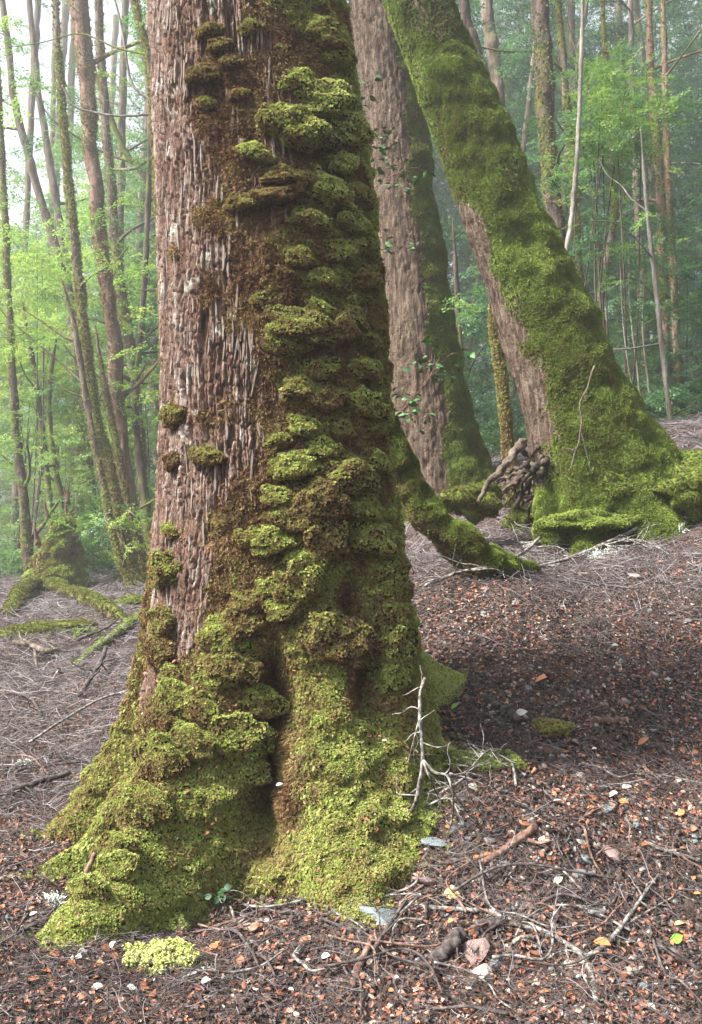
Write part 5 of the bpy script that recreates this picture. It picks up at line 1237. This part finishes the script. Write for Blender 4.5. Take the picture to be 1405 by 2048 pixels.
# ------------------------------------------------------------------ single leaves, lichens, small plants
def leaf_mesh(name, mat, wd=0.33):
    xs = np.linspace(0, 1, 7); w = wd * np.sin(np.pi * xs ** 0.85) + 0.012; V = []; F = []
    for i, x in enumerate(xs):
        z = 0.10 * math.sin(x * 2.8); V += [(x, -w[i], z + 0.06 * w[i] / wd), (x, 0, z), (x, w[i], z + 0.06 * w[i] / wd)]
        if i: o = 3 * (i - 1); F += [(o, o + 1, o + 4, o + 3), (o + 1, o + 2, o + 5, o + 4)]
    return mesh_np(name, np.array(V), np.array(F)[:, ::-1], mat)
def leaf_mat(name, a, b): return simple_mat(name, [(0.3, a), (0.7, b)], 40, rough=0.5, bump=0.15, spec=0.35)
LM = {'green': leaf_mesh('leaf', leaf_mat('green_leaf', (0.12, 0.30, 0.03), (0.22, 0.42, 0.05))), 'pale': leaf_mesh('leaf', leaf_mat('pale_leaf', (0.42, 0.33, 0.28), (0.62, 0.55, 0.50))), 'yellow': leaf_mesh('leaf', leaf_mat('yellow_leaf', (0.40, 0.34, 0.14), (0.52, 0.46, 0.22)), 0.45),
      'grey': leaf_mesh('leaf', leaf_mat('grey_leaf', (0.28, 0.26, 0.24), (0.5, 0.48, 0.45))), 'brown': leaf_mesh('leaf', leaf_mat('brown_leaf', (0.14, 0.055, 0.03), (0.28, 0.11, 0.05))), 'orange': leaf_mesh('leaf', leaf_mat('orange_leaf', (0.34, 0.12, 0.045), (0.48, 0.20, 0.08)))}
def leaf(label, px, py, w, kind, pos=None, group=None):
    c = on_ground(px, py) if pos is None else np.array(pos); l = w * c[1] / FPX
    o = link('fallen_leaf', LM[kind], None, (float(c[0] - l / 2), float(c[1]), float(c[2] + 0.008)), label, 'leaf', group)
    o.scale = (l,) * 3; o.rotation_euler = (rng.normal() * .35 + .35, rng.normal() * .3, rng.uniform(-.7, .7))
leaf('single bright green leaf near the bottom right corner', 1356, 1890, 28, 'green'); leaf('small green leaf lying by the right root toe', 912, 1424, 20, 'green'); leaf('big yellowish dead leaf left of centre in the bottom litter', 905, 1796, 38, 'yellow')
leaf('pale triangular leaf on the right litter', 1258, 1582, 26, 'pale'); leaf('curled pale leaf just left of the pale triangular leaf', 1228, 1600, 22, 'pale'); leaf('white dead leaf beside the black rotten stub', 1044, 1436, 26, 'grey'); leaf('orange leaf at the right edge above the corner', 1368, 1640, 20, 'orange')
leaf('grey leaf resting on moss in the cleft between the front roots', 560, 1577, 15, 'grey', P(560, 1577, 2.80)); leaf('curled brown leaf behind the round pale stone', 1108, 1672, 34, 'brown'); leaf('flat orange leaf on the slope below the twiggy bank', 1085, 1370, 30, 'orange'); leaf('rusty leaf at the right of the lower lichen fork', 1205, 1890, 36, 'orange')
leaf('dark red-brown leaf in the bottom left corner', 68, 1968, 26, 'brown'); leaf('yellow-brown leaf at the right edge beside the thin twig', 1362, 1860, 24, 'yellow')
for k in range(90):
    px = rng.uniform(20, 1400); py = rng.uniform(1820, 2020) if px < 860 else rng.uniform(1500, 2020)
    cn = ['orange', 'brown', 'orange', 'pale'][k % 4]; where = 'bottom left litter' if px < 480 else ('bottom centre litter' if px < 860 else ('bottom right litter' if py > 1800 else 'right slope litter'))
    leaf('small %s fallen leaf lying in the %s' % (cn, where), px, py, rng.uniform(11, 17), cn, group='%s fallen leaves in the %s' % (cn, where))


# loose dead twigs, each by itself
for k in range(64):
    if k < 26: px, py, where = rng.uniform(430, 900), rng.uniform(1780, 2010), 'bottom centre litter'
    elif k < 50: px, py, where = rng.uniform(900, 1400), rng.uniform(1480, 2010), 'right litter'
    else: px, py, where = rng.uniform(10, 300), rng.uniform(1300, 1640), 'left twig carpet'
    c = on_ground(px, py); a = rng.uniform(0, 6.28); l = rng.uniform(0.12, 0.34) * (1 if k < 50 else 1.6); d = np.array([math.cos(a), math.sin(a), 0]); b = rng.normal() * 0.25 * l
    pts = []
    for t_ in np.linspace(-0.5, 0.5, 5):
        q = c + d * l * t_ + np.array([-d[1], d[0], 0]) * (b * (0.25 - t_ * t_) * 4 + rng.normal() * 0.012); q[2] = gz1(q[0], q[1]) + 0.008 + 0.02 * rng.random(); pts.append(q)
    m_, cn = [(M_DARKWOOD, 'dark'), (M_LICHENWOOD, 'grey lichened'), (M_BROWNWOOD, 'brown')][k % 3]
    r0 = rng.uniform(0.0022, 0.0048) * (1 if k < 50 else 1.5)
    stick('dead_twig', '%s dead twig lying loose in the %s' % (cn, where), pts, (r0, r0 * 0.6), m_, [], int(rng.integers(1, 5)), l * 0.35, cat='twig', group='%s loose twigs in the %s' % (cn, where))
for k in range(60):
    px = rng.uniform(20, 1400); py = rng.uniform(1840, 2020) if px < 860 else rng.uniform(1420, 2020)
    cn = ['brown', 'brown', 'orange', 'grey'][k % 4]; where = 'bottom left litter' if px < 480 else ('bottom centre litter' if px < 860 else ('bottom right litter' if py > 1800 else 'right slope litter'))
    leaf('larger curled %s fallen leaf in the %s' % (cn, where), px, py, rng.uniform(17, 27), cn, group='larger %s leaves in the %s' % (cn, where))

def lichen_tuft(label, px, py, w, h, n, D=None):
    c = on_ground(px, py) if D is None else P(px, py, D); root = thing('lichen_tuft', label, 'lichen', loc=tuple(float(v) for v in c)); k = c[1] / FPX
    parts = []
    for j in range(n):
        a = rng.uniform(0, 6.28); b = np.array([math.cos(a), math.sin(a), 0]) * rng.random() * w * k * .4
        parts.append(tube(catmull(wander(b, [rng.normal() * .7, rng.normal() * .7, 1], h * k * rng.uniform(.5, 1.1), 5, .45), 8), np.linspace(1.5 * k, .7 * k, 8), 4, cap=False))
    o = link('strands', mesh_np('strands', *merge(parts), M_PALELICHEN), root, kind='stuff')
lichen_tuft('white lichen tuft on the litter left of the front root', 105, 1808, 60, 26, 110)
lichen_tuft('pale lichen tuft on the twiggy bank, left of two', 1195, 1118, 36, 22, 60); lichen_tuft('pale lichen tuft on the twiggy bank, right of two', 1228, 1108, 34, 20, 60); lichen_tuft('pale lichen hanging near the right edge of the bank', 1355, 1068, 30, 24, 50)
lichen_tuft('grey-white lichen scrap on the ground at the left edge', 50, 1528, 60, 14, 60); lichen_tuft('white lichen scrap in the litter at bottom centre', 410, 1945, 46, 16, 60)

def leafy(name, label, cat, stem, rad, leaves, kind, lsize, spread):
    """A thin shoot with separate leaves."""
    C = catmull(np.array(stem), 26); off = C[0].copy(); root = thing(name, label, cat, loc=tuple(float(v) for v in off))
    v, f = tube(C, np.linspace(rad, rad * .4, 26), 6, 0.2, 40); link('stem', mesh_np('stem', v - off, f, M_BROWNWOOD), root)
    for k in range(leaves):
        i = int(rng.uniform(10, 26)); i = min(i, 25); p = C[i] + rng.normal(size=3) * spread * np.array([1, .6, .7])
        tw, ft = tube(catmull([C[max(i - 4, 0)], (C[i] + p) / 2 + np.array([0, 0, .2 * spread]), p], 8), np.linspace(rad * .35, rad * .2, 8), 4, cap=False)
        link('twig', mesh_np('twig', tw - off, ft, M_BROWNWOOD), root)
        for j in range(3):
            o = link('leaf', LM[kind], root, tuple(p - off + rng.normal(size=3) * spread * .25))
            o.scale = (lsize * rng.uniform(.7, 1.2),) * 3; o.rotation_euler = (rng.normal() * .5, rng.uniform(-.2, .7), rng.uniform(0, 6.28))
LM['sprig'] = leaf_mesh('leaf', leaf_mat('sprig_leaf_green', (0.03, 0.085, 0.03), (0.07, 0.165, 0.05)), 0.28)
LM['dark'] = leaf_mesh('leaf', leaf_mat('dark_glossy_leaf', (0.012, 0.04, 0.018), (0.03, 0.085, 0.035)), 0.4)
leafy('leafy_sprig', 'leafy sprig on a thin stem in front of the straight tree', 'sprig', [P(770, 848, 4.7), P(810, 815, 4.7), P(850, 770, 4.7), P(880, 715, 4.75)], 0.004, 24, 'sprig', 0.046, 0.085)
leafy('leafy_sprig', 'short leafy twig low in front of the straight tree', 'sprig', [P(775, 845, 4.9), P(820, 828, 4.9), P(868, 822, 4.9)], 0.003, 5, 'sprig', 0.045, 0.04)
leafy('leafy_sprig', 'green leaves hanging by the big trunk near the top', 'sprig', [P(690, 150, 4.9), P(720, 175, 4.9), P(745, 200, 4.9)], 0.003, 6, 'sprig', 0.045, 0.05)
leafy('leafy_sprig', 'leaf spray crossing the straight tree at upper height', 'sprig', [P(700, 270, 5.2), P(745, 275, 5.2), P(790, 290, 5.2)], 0.003, 12, 'sprig', 0.04, 0.055)
leafy('leafy_sprig', 'denser leaf spray in front of the straight tree', 'sprig', [P(730, 390, 5.4), P(770, 360, 5.4), P(815, 335, 5.4)], 0.003, 20, 'sprig', 0.042, 0.085)
leafy('leafy_sprig', 'small leaf spray beside the big trunk at mid height', 'sprig', [P(745, 470, 5.2), P(775, 480, 5.2), P(815, 505, 5.2)], 0.003, 6, 'sprig', 0.042, 0.045)
c = on_ground(432, 1832)
leafy('small_plant', 'tiny dark-leaved plant at the foot of the front root', 'plant', [c, c + [0.01, 0, .03], c + [0.03, -.01, .05]], 0.003, 16, 'dark', 0.020, 0.030)
# thin hanging stems on the left
stick('hanging_vine', 'thin pale vine looping between the left background trees', [P(125, 170, 9.5), P(150, 212, 9.5), P(190, 225, 9.5), P(240, 232, 9.5), P(320, 228, 9.5)], (0.012, 0.010), M_PALEBARK, [], 0, cat='vine')
stick('hanging_vine', 'thin mossy vine hanging beside the big trunk at upper left', [P(225, -20, 9.2), P(245, 60, 9.2), P(262, 160, 9.2), P(290, 195, 9.2), P(325, 235, 9.2)], (0.010, 0.014), M_PALEBARK, [], 0, cat='vine')

# ------------------------------------------------------------------ mist between the trees
def haze():
    bm = bmesh.new(); bmesh.ops.create_cube(bm, size=1); me = bpy.data.meshes.new('haze'); bm.to_mesh(me); bm.free()
    zlo = float(GV[:, 2].min()) - 1.0
    o = link('haze', me, kind='stuff')
    top = 19.5
    o.scale = (gx[-1] - gx[0] + 4, gy[-1] - gy[0] + 4, top - zlo); o.location = ((gx[0] + gx[-1]) / 2, (gy[0] + gy[-1]) / 2, (top + zlo) / 2)
    m = bpy.data.materials.new('mist'); m.use_nodes = True; N = m.node_tree.nodes; L = m.node_tree.links; N.clear()
    out = N.new('ShaderNodeOutputMaterial'); v = N.new('ShaderNodeVolumePrincipled')
    v.inputs['Color'].default_value = (0.93, 0.97, 1.0, 1); v.inputs['Density'].default_value = HAZE; v.inputs['Anisotropy'].default_value = 0.5
    L.new(v.outputs[0], out.inputs['Volume']); me.materials.append(m)
HAZE = 0.0062
haze()
